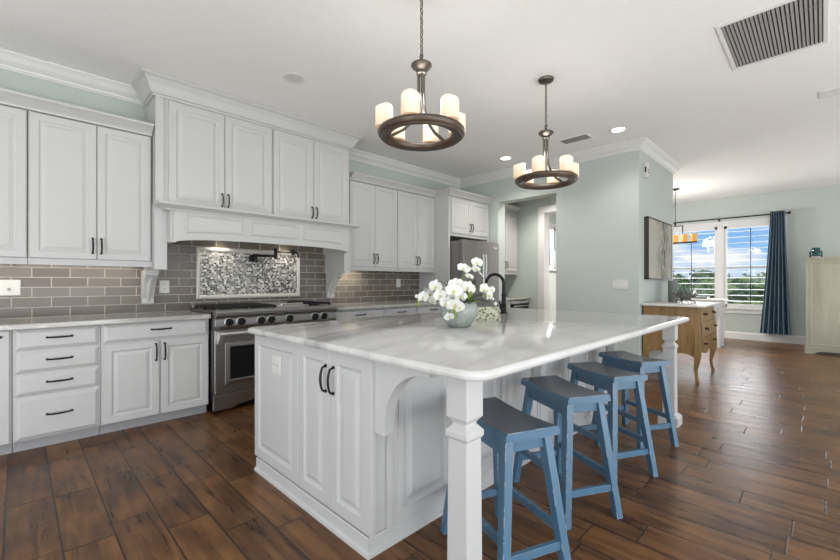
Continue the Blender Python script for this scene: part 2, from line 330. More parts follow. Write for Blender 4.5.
# ------------------------------------------------------------------ mesh builder
WL = {}          # object name -> world location its vertices are measured from
class MB:
    def __init__(s): s.v = []; s.f = []; s.m = []; s.sm = []; s.mi = 0
    def add(s, vs, fs, smooth=False):
        n = len(s.v); s.v += [tuple(p) for p in vs]
        for f in fs: s.f.append([i+n for i in f]); s.m.append(s.mi); s.sm.append(smooth)
        return s
    def box(s, x0, x1, y0, y1, z0, z1):
        x0, x1 = sorted((x0, x1)); y0, y1 = sorted((y0, y1)); z0, z1 = sorted((z0, z1))
        return s.add([(x0,y0,z0),(x1,y0,z0),(x1,y1,z0),(x0,y1,z0),(x0,y0,z1),(x1,y0,z1),(x1,y1,z1),(x0,y1,z1)],
                     [(0,3,2,1),(4,5,6,7),(0,1,5,4),(1,2,6,5),(2,3,7,6),(3,0,4,7)])
    def prism(s, poly, fn, a, b, smooth=False):
        """extrude a 2-D outline between a and b; fn(u, w, d) gives the point"""
        n = len(poly)
        vs = [fn(u, w, a) for u, w in poly]+[fn(u, w, b) for u, w in poly]
        s.add(vs, [tuple(range(n))[::-1], tuple(range(n, 2*n))]); k = len(s.v)-2*n
        for i in range(n):
            j = (i+1) % n
            s.f.append([k+i, k+j, k+n+j, k+n+i]); s.m.append(s.mi); s.sm.append(smooth)
        return s
    def loft(s, rings, closed=True, caps=True, smooth=True):
        n = len(rings[0]); k = len(s.v)
        for r in rings: s.v += [tuple(p) for p in r]
        def F(f, sm): s.f.append(f); s.m.append(s.mi); s.sm.append(sm)
        for a in range(len(rings)-1):
            for i in range(n if closed else n-1):
                j = (i+1) % n
                F([k+a*n+i, k+a*n+j, k+(a+1)*n+j, k+(a+1)*n+i], smooth)
        if caps and closed:
            F([k+i for i in range(n)][::-1], False); F([k+(len(rings)-1)*n+i for i in range(n)], False)
        return s
    def lathe(s, prof, c=(0,0,0), n=24, axis='z', smooth=True, caps=True):
        rings = []
        for r, h in prof:
            ring = []
            for i in range(n):
                a = 2*PI*i/n; p, q = r*math.cos(a), r*math.sin(a)
                ring.append({'z': (c[0]+p, c[1]+q, c[2]+h), 'y': (c[0]+p, c[1]+h, c[2]+q), 'x': (c[0]+h, c[1]+p, c[2]+q)}[axis])
            rings.append(ring)
        return s.loft(rings, True, caps, smooth)
    def tube(s, pts, r, n=8, caps=True, smooth=True):
        pts = [Vector(p) for p in pts]; rs = r if isinstance(r, (list, tuple)) else [r]*len(pts)
        t0 = (pts[1]-pts[0]).normalized(); up = Vector((0,0,1)) if abs(t0.z) < .9 else Vector((1,0,0))
        nrm = t0.cross(up).normalized(); rings = []
        for i, p in enumerate(pts):
            t = (pts[min(i+1, len(pts)-1)]-pts[max(i-1, 0)]).normalized()
            nrm = (nrm-t*nrm.dot(t)).normalized(); b = t.cross(nrm)
            rings.append([p+(nrm*math.cos(2*PI*k/n)+b*math.sin(2*PI*k/n))*rs[i] for k in range(n)])
        return s.loft(rings, True, caps, smooth)
    def bar(s, p, q, w, t, up=(0,0,1)):
        """square bar from p to q, w wide across and t along up"""
        p, q = Vector(p), Vector(q); d = (q-p).normalized(); u = Vector(up); u = (u-d*u.dot(d)).normalized(); x = d.cross(u)
        rings = [[c+x*a*w/2+u*b*t/2 for a, b in ((-1,-1),(1,-1),(1,1),(-1,1))] for c in (p, q)]
        return s.loft(rings, True, True, False)
    def relief(s, fn, u0, u1, w0, w1, steps):
        """panel front: nested rectangles (inset, depth); fn(u, w, d) maps to the world"""
        rings = []
        for ins, d in steps:
            rings.append([fn(u0+ins, w0+ins, d), fn(u1-ins, w0+ins, d), fn(u1-ins, w1-ins, d), fn(u0+ins, w1-ins, d)])
        return s.loft(rings, True, True, False)
    def torus(s, c, R, r, n=20, m=8, fn=None, a0=0, a1=2*PI):
        pts = []
        for i in range(n+1):
            a = a0+(a1-a0)*i/n; p = (R*math.cos(a), R*math.sin(a))
            pts.append(fn(*p) if fn else (c[0]+p[0], c[1]+p[1], c[2]))
        return s.tube(pts, r, m, caps=abs(a1-a0) < 2*PI-.01)
def build(name, mb, mats, parent=None, loc=None, bevel=0, sharp=35, subsurf=0):
    """link the builder's shapes as one mesh; a child shares its thing's origin"""
    base = WL[parent.name] if parent is not None else Vector(loc or (0,0,0))
    me = bpy.data.meshes.new(name)
    me.from_pydata([tuple(Vector(p)-base) for p in mb.v], [], mb.f)
    mats = mats if isinstance(mats, (list, tuple)) else [mats]
    for m in mats: me.materials.append(m)
    for p, mi, sm in zip(me.polygons, mb.m, mb.sm): p.material_index = mi; p.use_smooth = sm
    bm = bmesh.new(); bm.from_mesh(me); bmesh.ops.recalc_face_normals(bm, faces=bm.faces); bm.to_mesh(me); bm.free()
    if any(mb.sm): me.set_sharp_from_angle(angle=R_(sharp))
    me.update()
    o = bpy.data.objects.new(name, me); COL.objects.link(o)
    if parent is not None: o.parent = parent
    else: o.location = base
    WL[o.name] = base
    if bevel:
        b = o.modifiers.new('edge', 'BEVEL'); b.width = bevel; b.segments = 2; b.limit_method = 'ANGLE'; b.angle_limit = R_(40)
    if subsurf:
        u = o.modifiers.new('smooth', 'SUBSURF'); u.levels = subsurf; u.render_levels = subsurf
    return o
def tag(o, label, cat, group=None, kind=None):
    o['label'] = label; o['category'] = cat
    if group: o['group'] = group
    if kind: o['kind'] = kind
    return o
def thing(name, loc, label, cat, group=None, rotz=0):
    o = bpy.data.objects.new(name, None); COL.objects.link(o); o.location = loc; o.empty_display_size = .1
    o.rotation_euler = (0, 0, rotz); WL[o.name] = Vector(loc)
    return tag(o, label, cat, group)
def struct(name, mb, m, **kw):
    o = build(name, mb, m, **kw); o['kind'] = 'structure'; return o
def copy_tree(o, parent=None):
    c = o.copy(); COL.objects.link(c); WL[c.name] = WL[o.name]
    if parent is not None: c.parent = parent
    for ch in list(o.children): copy_tree(ch, c)
    return c
FY = lambda y: (lambda u, w, d: (u, y-d, w))      # front that faces -y
FX = lambda x: (lambda u, w, d: (x-d, u, w))      # front that faces -x (u runs along y)
FU = lambda z: (lambda u, w, d: (u, w, z-d))      # underside of the ceiling
DOOR = [(0, 0), (0, .018), (.003, .021), (.052, .021), (.058, .014), (.066, .012), (.090, .019), (.094, .0195)]
DOOR_FINE = [(0, 0), (0, .018), (.003, .021), (.060, .021), (.068, .013), (.078, .010), (.104, .020), (.110, .021)]
DRAWER = [(0, 0), (0, .006), (.003, .009), (.022, .020), (.026, .0215)]
def handle(parent, p, axis, length, out, m=None):
    """arched dark pull centred at p along axis, standing out along out"""
    p, a, o = Vector(p), Vector(axis), Vector(out); mb = MB(); h = length/2
    pts = [p-a*h+o*.004, p-a*h*.92+o*.020]
    for k in range(9):
        t = -1+2*k/8; pts.append(p+a*h*.86*t+o*(.024+.010*(1-t*t)))
    pts += [p+a*h*.92+o*.020, p+a*h+o*.004]
    mb.tube(pts, [.0055, .0055]+[.0055+.0012*math.cos(PI*(k-4)/8) for k in range(9)]+[.0055, .0055], 8)
    for sgn in (-1, 1):
        c = p+a*h*sgn; mb.tube([c-o*.001, c+o*.007], .009, 8)
    return build('handle', mb, m or BRONZE, parent)

# ================================================================== room shell
YB = 4.58; XP = 5.59; YP = 1.655; XW = 10.72; ZC = 3.0
struct('floor', MB().box(-3.6, XW+.2, -4.1, YB+.12, -.12, 0), FLOOR)
struct('ceiling', MB().box(-3.6, XW+.2, -4.1, YB+.12, ZC, ZC+.12), CEIL)
mb = MB().box(-3.6, 8.58, YB, YB+.12, 0, ZC).box(9.22, XW+.2, YB, YB+.12, 0, ZC).box(8.58, 9.22, YB, YB+.12, 0, 1.52).box(8.58, 9.22, YB, YB+.12, 2.5, ZC)
struct('wall_back', mb, WALL)
mb = MB().box(XP, XP+.2, YP, 2.767, 0, ZC).box(XP, XP+.2, 2.767, 3.78, 2.51, ZC).box(XP, XP+.2, 3.78, YB, 0, ZC)
struct('wall_pantry', mb, WALL)
struct('wall_gallery', MB().box(XP+.2, 7.24, YP, YP+.2, 0, ZC), WALL)
mb = MB().box(6.92, 7.1, YP+.2, 2.83, 0, ZC).box(6.92, 7.1, 2.83, 3.66, 2.49, ZC).box(6.92, 7.1, 3.66, YB, 0, ZC)
struct('wall_hall', mb, WALL)
WY0, WYM, WY1, WZ0, WZ1 = .60, 1.555, 2.56, .66, 2.40
mb = MB().box(XW, XW+.2, -4.1, WY0, 0, ZC).box(XW, XW+.2, WY1, YB, 0, ZC).box(XW, XW+.2, WY0, WY1, 0, WZ0).box(XW, XW+.2, WY0, WY1, WZ1, ZC)
struct('wall_dining', mb, WALL)
mb = MB().box(-3.6, -2.4, -4.1, -4, 0, ZC).box(5.4, 6.8, -4.1, -4, 0, ZC).box(10.4, XW, -4.1, -4, 0, ZC).box(-2.4, 10.4, -4.1, -4, 2.85, ZC)
struct('wall_front', mb, WALL)
mb = MB().box(-3.6, -3.5, -4.0, -2.5, 0, ZC).box(-3.6, -3.5, 3.7, YB, 0, ZC).box(-3.6, -3.5, -2.5, 3.7, 2.85, ZC)
struct('wall_side', mb, WALL)
# crown moulding: profile (out from the wall, down from the ceiling)
CROWN = [(0, 0), (.105, 0), (.105, .012), (.092, .022), (.080, .034), (.060, .062), (.038, .080), (.026, .088), (.020, .104), (.012, .108), (.012, .122), (0, .122)]
def moulding(mb, path, prof, z, flip=1, sign=-1):
    """sweep a profile along a mitred path in plan; out = to the right of the path (flip=1)"""
    P = [Vector((p[0], p[1])) for p in path]; rings = []
    for i, p in enumerate(P):
        d0 = (P[i]-P[i-1]).normalized() if i else None
        d1 = (P[i+1]-P[i]).normalized() if i < len(P)-1 else None
        n0 = Vector((d0.y, -d0.x))*flip if d0 else None; n1 = Vector((d1.y, -d1.x))*flip if d1 else None
        if n0 is None: m_ = n1
        elif n1 is None: m_ = n0
        else: m_ = (n0+n1)/(1+n0.dot(n1))
        rings.append([(p.x+m_.x*o, p.y+m_.y*o, z+sign*h) for o, h in prof])
    return mb.loft(rings, True, True, False)
struct('trim_1', moulding(moulding(MB(), [(-3.5, YB), (.854, YB)], CROWN, ZC), [(2.914, YB), (XP, YB), (XP, YP), (7.24, YP), (7.24, YB)], CROWN, ZC), TRIM)
BASEB = [(0, 0), (.018, 0), (.018, .125), (.010, .14), (.006, .155), (0, .155)]
struct('baseboard_dining', moulding(MB(), [(XW, YB), (XW, -4)], BASEB, 0, 1, 1), TRIM)
struct('baseboard_gallery', moulding(MB(), [(XP, 2.767), (XP, YP), (7.24, YP), (7.24, YB)], BASEB, 0, 1, 1), TRIM)
struct('baseboard_hall', moulding(MB(), [(6.92, 2.75), (6.92, YP+.2)], BASEB, 0, 1, 1), TRIM)
# hall doorway casing
mb = MB()
mb.box(6.90, 7.115, 3.655, 3.775, 0, 2.50).box(6.90, 7.115, 2.715, 2.835, 0, 2.50).box(6.90, 7.115, 2.715, 3.775, 2.485, 2.60)
struct('trim_2', mb, TRIM, bevel=.004)
# dining windows
def window(name, y0, y1):
    mb = MB()
    mb.box(XW+.02, XW+.14, y0, y0+.05, WZ0, WZ1).box(XW+.02, XW+.14, y1-.05, y1, WZ0, WZ1)
    mb.box(XW+.02, XW+.14, y0, y1, WZ0, WZ0+.05).box(XW+.02, XW+.14, y0, y1, WZ1-.05, WZ1)
    zm = 1.50
    mb.box(XW+.06, XW+.10, y0, y1, zm-.02, zm+.02)
    w = struct(name, mb, TRIM)
    build('window_pane', MB().box(XW+.078, XW+.082, y0+.05, y1-.05, WZ0+.05, WZ1-.05), GLASS, w)
    return w
window('window_1', WYM+.03, WY1); window('window_2', WY0, WYM-.03)
mb = MB()
for a, b in ((WY0-.10, WY0+.01), (WYM-.06, WYM+.06), (WY1-.01, WY1+.10)): mb.box(XW-.022, XW+.02, a, b, WZ0, WZ1)
mb.box(XW-.022, XW+.02, WY0-.10, WY1+.10, WZ1-.01, WZ1+.10)
mb.box(XW-.045, XW+.02, WY0-.13, WY1+.13, WZ0-.035, WZ0).box(XW-.02, XW, WY0-.10, WY1+.10, WZ0-.12, WZ0-.035)
mb.box(XW, XW+.2, WYM-.03, WYM+.03, WZ0, WZ1)
struct('trim_3', mb, TRIM, bevel=.003)
w = struct('window_3', MB().box(8.58, 8.63, YB+.02, YB+.1, 1.52, 2.5).box(9.17, 9.22, YB+.02, YB+.1, 1.52, 2.5).box(8.58, 9.22, YB+.02, YB+.1, 1.52, 1.57).box(8.58, 9.22, YB+.02, YB+.1, 2.45, 2.5).box(8.58, 9.22, YB+.04, YB+.08, 2.0, 2.03), TRIM)
build('window_pane', MB().box(8.63, 9.17, YB+.058, YB+.062, 1.57, 2.45), GLASS, w)
mb = MB().box(8.49, 8.59, YB-.02, YB, 1.50, 2.52).box(9.21, 9.31, YB-.02, YB, 1.50, 2.52).box(8.49, 9.31, YB-.02, YB, 2.49, 2.60).box(8.47, 9.33, YB-.05, YB, 1.47, 1.52)
struct('trim_4', mb, TRIM)
# shutters
def shutter(y0, y1, label):
    t = thing('plantation_shutter', (XW+.01, (y0+y1)/2, WZ0), label, 'shutter', 'shutters of the dining window')
    f = MB(); x0, x1 = XW-.012, XW+.018; s_ = .045
    f.box(x0, x1, y0, y0+s_, WZ0, WZ1).box(x0, x1, y1-s_, y1, WZ0, WZ1).box(x0, x1, y0, y1, WZ0, WZ0+.075).box(x0, x1, y0, y1, WZ1-.07, WZ1)
    build('frame', f, TRIM, t, bevel=.002)
    l = MB(); n = 13; za, zb = WZ0+.075, WZ1-.07; p = (zb-za)/n
    for i in range(n):
        z = za+p*(i+.5); tl = R_(4); c, s2 = math.cos(tl), math.sin(tl)
        prof = [(-.050, 0), (-.03, .0046), (.03, .0046), (.050, 0), (.03, -.0046), (-.03, -.0046)]
        l.prism([(u*c-w*s2, u*s2+w*c) for u, w in prof], lambda u, w, d, z=z: (XW+.004+u, d, z+w), y0+s_+.003, y1-s_-.003)
    build('louvers', l, TRIM, t)
    ym = (y0+y1)/2
    build('tilt_rod', MB().box(XW-.056, XW-.046, ym-.006, ym+.006, za+.02, zb-.02), DARKSLOT, t)
    return t
shutter(WYM+.062, WY1-.012, 'white plantation shutter on the window half behind the amber candle chandelier')
shutter(WY0+.012, WYM-.062, 'white plantation shutter on the window half next to the blue curtain')

# ================================================================== outdoors
mb = MB(); mb.add([(11.5, -60, -3.6), (160, -60, -3.6), (160, 120, -3.6), (11.5, 120, -3.6)], [(0, 1, 2, 3)])
mb.add([(-10, 5.2, -3.6), (11.5, 5.2, -3.6), (11.5, 60, -3.6), (-10, 60, -3.6)], [(0, 1, 2, 3)])
g = struct('ground', mb, GRASS)
tr = random.Random(3)
def leaf_mesh(h, r, n, seed):
    q = random.Random(seed); mb = MB(); lobes = [(q.uniform(-.5, .5)*r, q.uniform(-.5, .5)*r, h*q.uniform(.55, .9), r*q.uniform(.45, .7)) for _ in range(7)]+[(0, 0, h*.72, r*.8)]
    for _ in range(n):
        lx, ly, lz, lr = q.choice(lobes); d = Vector((q.gauss(0, 1), q.gauss(0, 1), q.gauss(0, 1))).normalized()*lr*q.uniform(.75, 1.05)
        c = Vector((lx, ly, lz))+Vector((d.x, d.y, d.z*.75)); a = Vector((q.gauss(0, 1), q.gauss(0, 1), q.gauss(0, 1))).normalized(); b = a.cross(Vector((q.gauss(0, 1), q.gauss(0, 1), q.gauss(0, 1)))).normalized(); s_ = q.uniform(.12, .24)
        mb.add([c-a*s_-b*s_*.5, c+a*s_*.2-b*s_*.6, c+a*s_+b*s_*.3, c-a*s_*.2+b*s_*.6], [(0, 1, 2, 3)])
    for lx, ly, lz, lr in lobes:
        mb.lathe([(lr*.86*math.cos(t_), lr*.62*math.sin(t_)) for t_ in [R_(a_) for a_ in (-88, -60, -30, 0, 30, 60, 88)]], (lx, ly, lz), 9)
    return mb
def tree(x, y, h, r, k, label):
    t = thing('broadleaf_tree', (x, y, -3.6), label, 'tree', 'trees outside the dining window')
    mb = leaf_mesh(h, r, 900, tr.randint(0, 9999)); mb.v = [(a+x, b+y, c-3.6) for a, b, c in mb.v]
    build('foliage', mb, TREE[k], t)
    build('trunk', MB().tube([(x, y, -3.6), (x+.05, y, -3.6+h*.35), (x, y, -3.6+h*.65)], [.18, .14, .08], 7), BARK, t)
KIND = ['mid green', 'bright green', 'dark green']
for i, (x, y, h, r, k) in enumerate([(21.5, 1.6, 3.9, 1.5, 1), (22.5, 4.9, 4.1, 1.5, 0), (26, 2.9, 4.5, 1.6, 2), (27.5, 6.9, 4.6, 1.7, 1), (31.5, 4.7, 4.7, 1.8, 0), (34, 1.5, 4.8, 1.9, 1), (35, 9.3, 5.0, 2.0, 2), (39.5, 5.7, 5.1, 2.1, 1), (44, 11.3, 5.3, 2.4, 0), (46, 2.9, 5.3, 2.3, 2), (51, 7.4, 5.5, 2.6, 2), (58, 13.6, 5.6, 3.0, 0), (62, 4.8, 5.7, 3.0, 1), (68, 10.5, 5.9, 3.2, 2)]):
    tree(x, y, h, r, k, KIND[k]+' leafy tree in the grove seen through the dining window')
tree(22, 11.5, 7.0, .9, 1, 'bright green leafy tree outside the small hall window')

# ================================================================== kitchen wall
struct('wall_backsplash', MB().box(-3.4, 1.275, YB-.010, YB, .905, 1.40).box(1.275, 2.496, YB-.010, YB, .905, 1.80).box(2.496, 4.548, YB-.010, YB, .905, 1.42).box(.85, 1.275, YB-.010, YB, 1.40, 1.80).box(2.496, 2.92, YB-.010, YB, 1.42, 1.80), TILE)
t = thing('mosaic_panel', (1.885, YB-.010, 1.29), 'framed black, white and grey mosaic tile panel behind the stove', 'backsplash panel')
build('mosaic', MB().box(1.345, 2.426, YB-.016, YB-.0105, 1.065, 1.519), MOSAIC, t)
mb = MB(); fo = (1.305, 2.466, 1.025, 1.558)
def pencil(mb, x0, x1, z0, z1):
    steps = [(0, 0), (0, .016), (.012, .022), (.030, .016), (.040, .004), (.040, 0)]
    rings = [[(x0+i, YB-.0105-d, z0+i), (x1-i, YB-.0105-d, z0+i), (x1-i, YB-.0105-d, z1-i), (x0+i, YB-.0105-d, z1-i)] for i, d in steps]
    rings.append(rings[0]); return mb.loft(rings, True, False, False)
build('frame', pencil(mb, *fo), PENCIL, t)

YC = 3.945     # front plane of the base cabinet boxes' doors (outer face is YC-.021)
def base_cabinet(x0, x1, layout, label, y1=YB-.012, hand=None):
    t = thing('base_cabinet', ((x0+x1)/2, (YC+y1)/2, 0), label, 'base cabinet', 'white base cabinets along the back wall')
    yb = YC+.021
    mb = MB().box(x0, x1, yb, y1, .085, .868)
    build('body', mb, WHITE, t)
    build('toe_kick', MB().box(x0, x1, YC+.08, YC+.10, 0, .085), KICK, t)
    g = .007
    for kind, a, b, z0, z1, hp in layout:
        fr = MB().relief(FY(yb), a+g, b-g, z0+g/2, z1-g/2, DRAWER if kind == 'drawer' else DOOR)
        d = build(kind, fr, WHITE, t)
        if hp:
            hx, hz, ax, ln = hp
            handle(d, (hx, yb-.0205, hz), ax, ln, (0, -1, 0))
    return t
HX = (1, 0, 0); HZ = (0, 0, 1)
def drawers(x0, x1, rows):
    return [('drawer', x0, x1, a, b, ((x0+x1)/2+.003, (a+b)/2+.01, HX, .135)) for a, b in rows]
base_cabinet(-.022, .458, drawers(-.018, .455, [(.088, .392), (.396, .552), (.556, .712), (.716, .868)]), 'white base cabinet with a stack of four drawers')
base_cabinet(.462, 1.236, [('drawer', .466, 1.234, .716, .868, (.862, .806, HX, .14)), ('door', .466, .852, .088, .712, (.822, .615, HZ, .135)), ('door', .852, 1.234, .088, .712, (.884, .615, HZ, .135))], 'white base cabinet with one wide drawer over two doors beside the stove')
base_cabinet(-.90, -.026, [('door', -.896, -.468, .088, .868, (-.68, .825, HX, .135)), ('door', -.466, -.030, .088, .868, (-.145, .825, HX, .135))], 'white base cabinet with plain tall doors next to the stack of four drawers')
dr = lambda a, b: [('drawer', a, b, .716, .868, ((a+b)/2, .806, HX, .14)), ('door', a, (a+b)/2, .088, .712, ((a+b)/2-.03, .615, HZ, .135)), ('door', (a+b)/2, b, .088, .712, ((a+b)/2+.03, .615, HZ, .135))]
base_cabinet(2.556, 3.312, dr(2.56, 3.31), 'white base cabinet with a drawer on the far side of the stove, against it')
base_cabinet(3.316, 3.896, dr(3.32, 3.894), 'white base cabinet with a drawer, middle one between stove and fridge')
base_cabinet(3.900, 4.546, dr(3.904, 4.544), 'white base cabinet with a drawer beside the fridge enclosure')
def slab(name, x0, x1, y0, y1, m, label, z0=.871, z1=.909, cat='countertop', bev=.006):
    t = tag(build(name, MB().box(x0, x1, y0, y1, z0, z1), m, None, ((x0+x1)/2, (y0+y1)/2, z0), bevel=bev), label, cat); return t
slab('stone_countertop', -.95, 1.240, YC-.035, YB-.012, QUARTZ, 'grey stone countertop above the four-drawer cabinet')
slab('stone_countertop', 2.552, 4.548, YC-.035, YB-.012, QUARTZ, 'grey stone countertop between the stove and the fridge')

# ---- upper cabinets
YU = 4.22
CABCROWN = [(0, 0), (.012, 0), (.016, .012), (.030, .026), (.070, .052), (.092, .062), (.098, .066), (.098, .082), (0, .082)]
LRAIL = [(0, 0), (.012, 0), (.014, .012), (.010, .022), (.016, .030), (.016, .045), (0, .045)]
def upper(name, x0, x1, yf, y1, z0, z1, doors, label, group, steps=DOOR, hz=.11, hl=.12, rail=True, cat='upper cabinet'):
    t = thing(name, ((x0+x1)/2, y1, z0), label, cat, group)
    build('body', MB().box(x0, x1, yf+.021, y1, z0-.005, z1+.008), WHITE, t)
    for a, b, side in doors:
        d = build('door', MB().relief(FY(yf+.021), a+.003, b-.003, z0, z1, steps), WHITE, t)
        if side: handle(d, ((b-.028) if side > 0 else (a+.028), yf+.0005, z0+hz), HZ, hl, (0, -1, 0))
    if rail: build('light_rail', MB().box(x0, x1, yf-.002, yf+.03, z0-.052, z0-.006).box(x0, x1, yf-.010, yf+.02, z0-.024, z0-.012), WHITE, t)
    return t
GU = 'white upper cabinets'
upper('upper_cabinet', .058, .8492, YU, YB-.001, 1.385, 2.485, [(.062, .465, 1), (.465, .842, -1)], 'tall white two-door upper cabinet beside the stove hood, over the wide drawer', GU)
upper('upper_cabinet', -.76, .054, YU, YB-.001, 1.385, 2.485, [(-.756, -.352, 1), (-.352, .052, -1)], 'tall white upper cabinet cut by the photo edge, over the stack of drawers', GU)
t = tag(build('cabinet_crown', moulding(MB().box(-.76, .846, YU+.0, YB-.001, 2.4945, 2.50), [(-.76, YU), (.846, YU)], CABCROWN, 2.4945, 1, 1), WHITE, None, (.04, YU, 2.4945)), 'white crown ledge on the uppers at the hood, below the pale green wall', 'crown moulding')
upper('upper_cabinet', 2.962, 3.773, YU, YB-.001, 1.400, 2.485, [(2.972, 3.375, 1), (3.375, 3.771, -1)], 'tall white two-door upper cabinet against the far end of the stove hood', GU)
upper('upper_cabinet', 3.777, 4.549, YU, YB-.001, 1.400, 2.485, [(3.779, 4.166, 1), (4.166, 4.547, -1)], 'tall white two-door upper cabinet against the fridge enclosure', GU)
YR = 3.93
mb = MB().box(2.962, 4.56, YU, YB-.001, 2.4945, 2.50).box(4.56, 5.56, YR, YB-.001, 2.4945, 2.50)
t = tag(build('cabinet_crown', moulding(mb, [(2.962, YU), (4.555, YU), (4.555, YR), (5.56, YR), (5.56, YR+.1)], CABCROWN, 2.4945, 1, 1), WHITE, None, (3.7, YU, 2.4945)), 'white crown ledge running over the uppers and the fridge', 'crown moulding')

# ---- range hood with the two cabinets over it
YH = 4.13
t = thing('range_hood', (1.88, YB, 1.31), 'white arched mantel hood with moulded shelf and carved corbels over the stove', 'range hood')
for a, b in ((.850, .945), (2.823, 2.918)): build('side_panel', MB().box(a, b, YH, YB-.012, 1.31, 1.885), WHITE, t)
def arch(x): u = (x-1.8945)/.918; return 1.548+.046*math.sqrt(max(0, 1-abs(u)**3))
xs = [.966+(2.811-.966)*i/40 for i in range(41)]
poly = [(x, arch(x)) for x in xs]+[(2.811, 1.845), (.966, 1.845)]
VALF = 4.01
mb = MB().prism(poly, FY(VALF+.02), -.004, .02)
mb.box(.946, .990, VALF+.02, YB-.012, 1.55, 1.845).box(2.793, 2.811, VALF+.02, YB-.012, 1.55, 1.845)
build('valance', mb, WHITE, t)
mb = MB()
for a, b in ((1.06, 1.555), (1.63, 2.135), (2.21, 2.705)):
    um = (a+b)/2; n = 14
    def ring(ins, d):
        lo = [(a+ins+(b-a-2*ins)*i/n) for i in range(n+1)]
        return [(x, VALF-d, arch(x)+.065+ins) for x in lo]+[(x, VALF-d, 1.805-ins) for x in lo[::-1]]
    mb.loft([ring(0, -.003), ring(0, .006), ring(.010, .012), ring(.022, .006), ring(.026, .005)], True, True, False)
build('valance_panel', mb, WHITE, t)
SHELF = [(0, 0), (.018, 0), (.022, .012), (.040, .022), (.070, .036), (.082, .042), (.082, .060), (0, .060)]
mb = moulding(MB(), [(.920, YH-.002), (.920, VALF), (2.846, VALF), (2.846, YH-.002)], SHELF, 1.825, 1, 1)
build('mantel_shelf', mb.box(.921, 2.845, VALF, YH-.002, 1.826, 1.884), WHITE, t)
def corbel_side(x0, x1):
    prof = [(0, .985), (.035, .985), (.052, 1.00), (.055, 1.03), (.048, 1.05), (.062, 1.075), (.085, 1.11), (.115, 1.16), (.14, 1.20), (.175, 1.235), (.215, 1.255), (.235, 1.27), (.235, 1.285), (.25, 1.287), (.25, 1.309), (0, 1.309)]
    return MB().prism(prof, lambda u, w, d: (d, YB-.0115-u, w), x0, x1)
for a, b in ((.828, .925), (2.835, 2.935)):
    c = build('corbel', corbel_side(a, b), WHITE, t, bevel=.004)
    xm = (a+b)/2; mb = MB()
    mb.tube([(xm, YB-.0115-y-.004, z) for y, z in ((.05, 1.02), (.06, 1.065), (.10, 1.13), (.14, 1.19), (.19, 1.235))], [.012, .018, .020, .022, .014], 8)
    build('carved_leaf', mb, WHITE, c)
mb = MB().box(1.0, 2.77, 4.05, YB-.012, 1.70, 1.73)
build('hood_liner', mb, STEEL, t)
for x in (1.53, 2.25):
    mb = MB().lathe([(.05, 0), (.05, .012)], (x, 4.47, 1.692), 18)
    build('hood_lamp', mb, LAMP, t)
    light('hood_light', 'SPOT', (x, 4.46, 1.678), (0, .14, -1), 7, (1, .9, .74), spot_size=R_(110), spot_blend=.7, shadow_soft_size=.05)
GH = 'white cabinets over the hood'
for a, b, lab in ((.857, 1.921, 'white two-door cabinet over the hood, at the end with tall uppers and wide drawer'), (1.923, 2.911, 'white two-door cabinet over the hood, at the end facing the fridge')):
    m_ = 1.437 if a < 1 else 2.410
    t = thing('hood_cabinet', ((a+b)/2, YB, 1.886), lab, 'hood cabinet', GH)
    build('body', MB().box(a, b, YH+.021, YB-.001, 1.887, 2.998), WHITE, t)
    la, lb = (a+.098, b-.004) if a < 1 else (a+.004, b-.018)
    for p, q, sgn in ((la, m_, 1), (m_, lb, -1)):
        d = build('door', MB().relief(FY(YH+.021), p+.003, q-.003, 1.893, 2.822, DOOR_FINE), WHITE, t)
        handle(d, ((q-.028) if sgn > 0 else (p+.028), YH+.0005, 1.995), HZ, .12, (0, -1, 0))
    if a < 1: build('corner_stile', MB().box(a, a+.062, YH+.004, YH+.03, 1.888, 2.835), WHITE, t)
BIGCROWN = [(0, 0), (.014, 0), (.018, .012), (.034, .020), (.044, .040), (.066, .088), (.092, .128), (.112, .142), (.118, .150), (.118, .160), (0, .160)]
struct('trim_5', moulding(MB(), [(.857, YB-.12), (.857, YH+.02), (2.911, YH+.02), (2.911, YB-.12)], BIGCROWN, 2.838, 1, 1), WHITE)

# ---- fridge, its enclosure
t = thing('fridge_enclosure', (5.06, YB, 0), 'white cabinet surround with two small doors above the grey fridge', 'fridge surround')
build('side_panel', MB().box(4.550, 4.588, YR+.02, YB-.012, 0, 2.493), WHITE, t)
build('side_panel', MB().box(5.535, 5.575, YR+.02, YB-.012, 0, 2.493), WHITE, t)
build('body', MB().box(4.589, 5.534, YR+.021, YB-.012, 1.90, 2.493), WHITE, t)
for a, b, sgn in ((4.60, 5.065, 1), (5.065, 5.53, -1)):
    d = build('door', MB().relief(FY(YR+.021), a+.003, b-.003, 1.945, 2.465, DOOR), WHITE, t)
    handle(d, ((b-.028) if sgn > 0 else (a+.028), YR+.0005, 2.05), HZ, .12, (0, -1, 0))
t = thing('refrigerator', (5.06, 4.15, 0), 'grey steel French-door refrigerator beyond the white orchids', 'refrigerator')
YF = 3.715
build('body', MB().box(4.603, 5.530, YF+.085, 4.53, .03, 1.815), FRIDGE, t, bevel=.004)
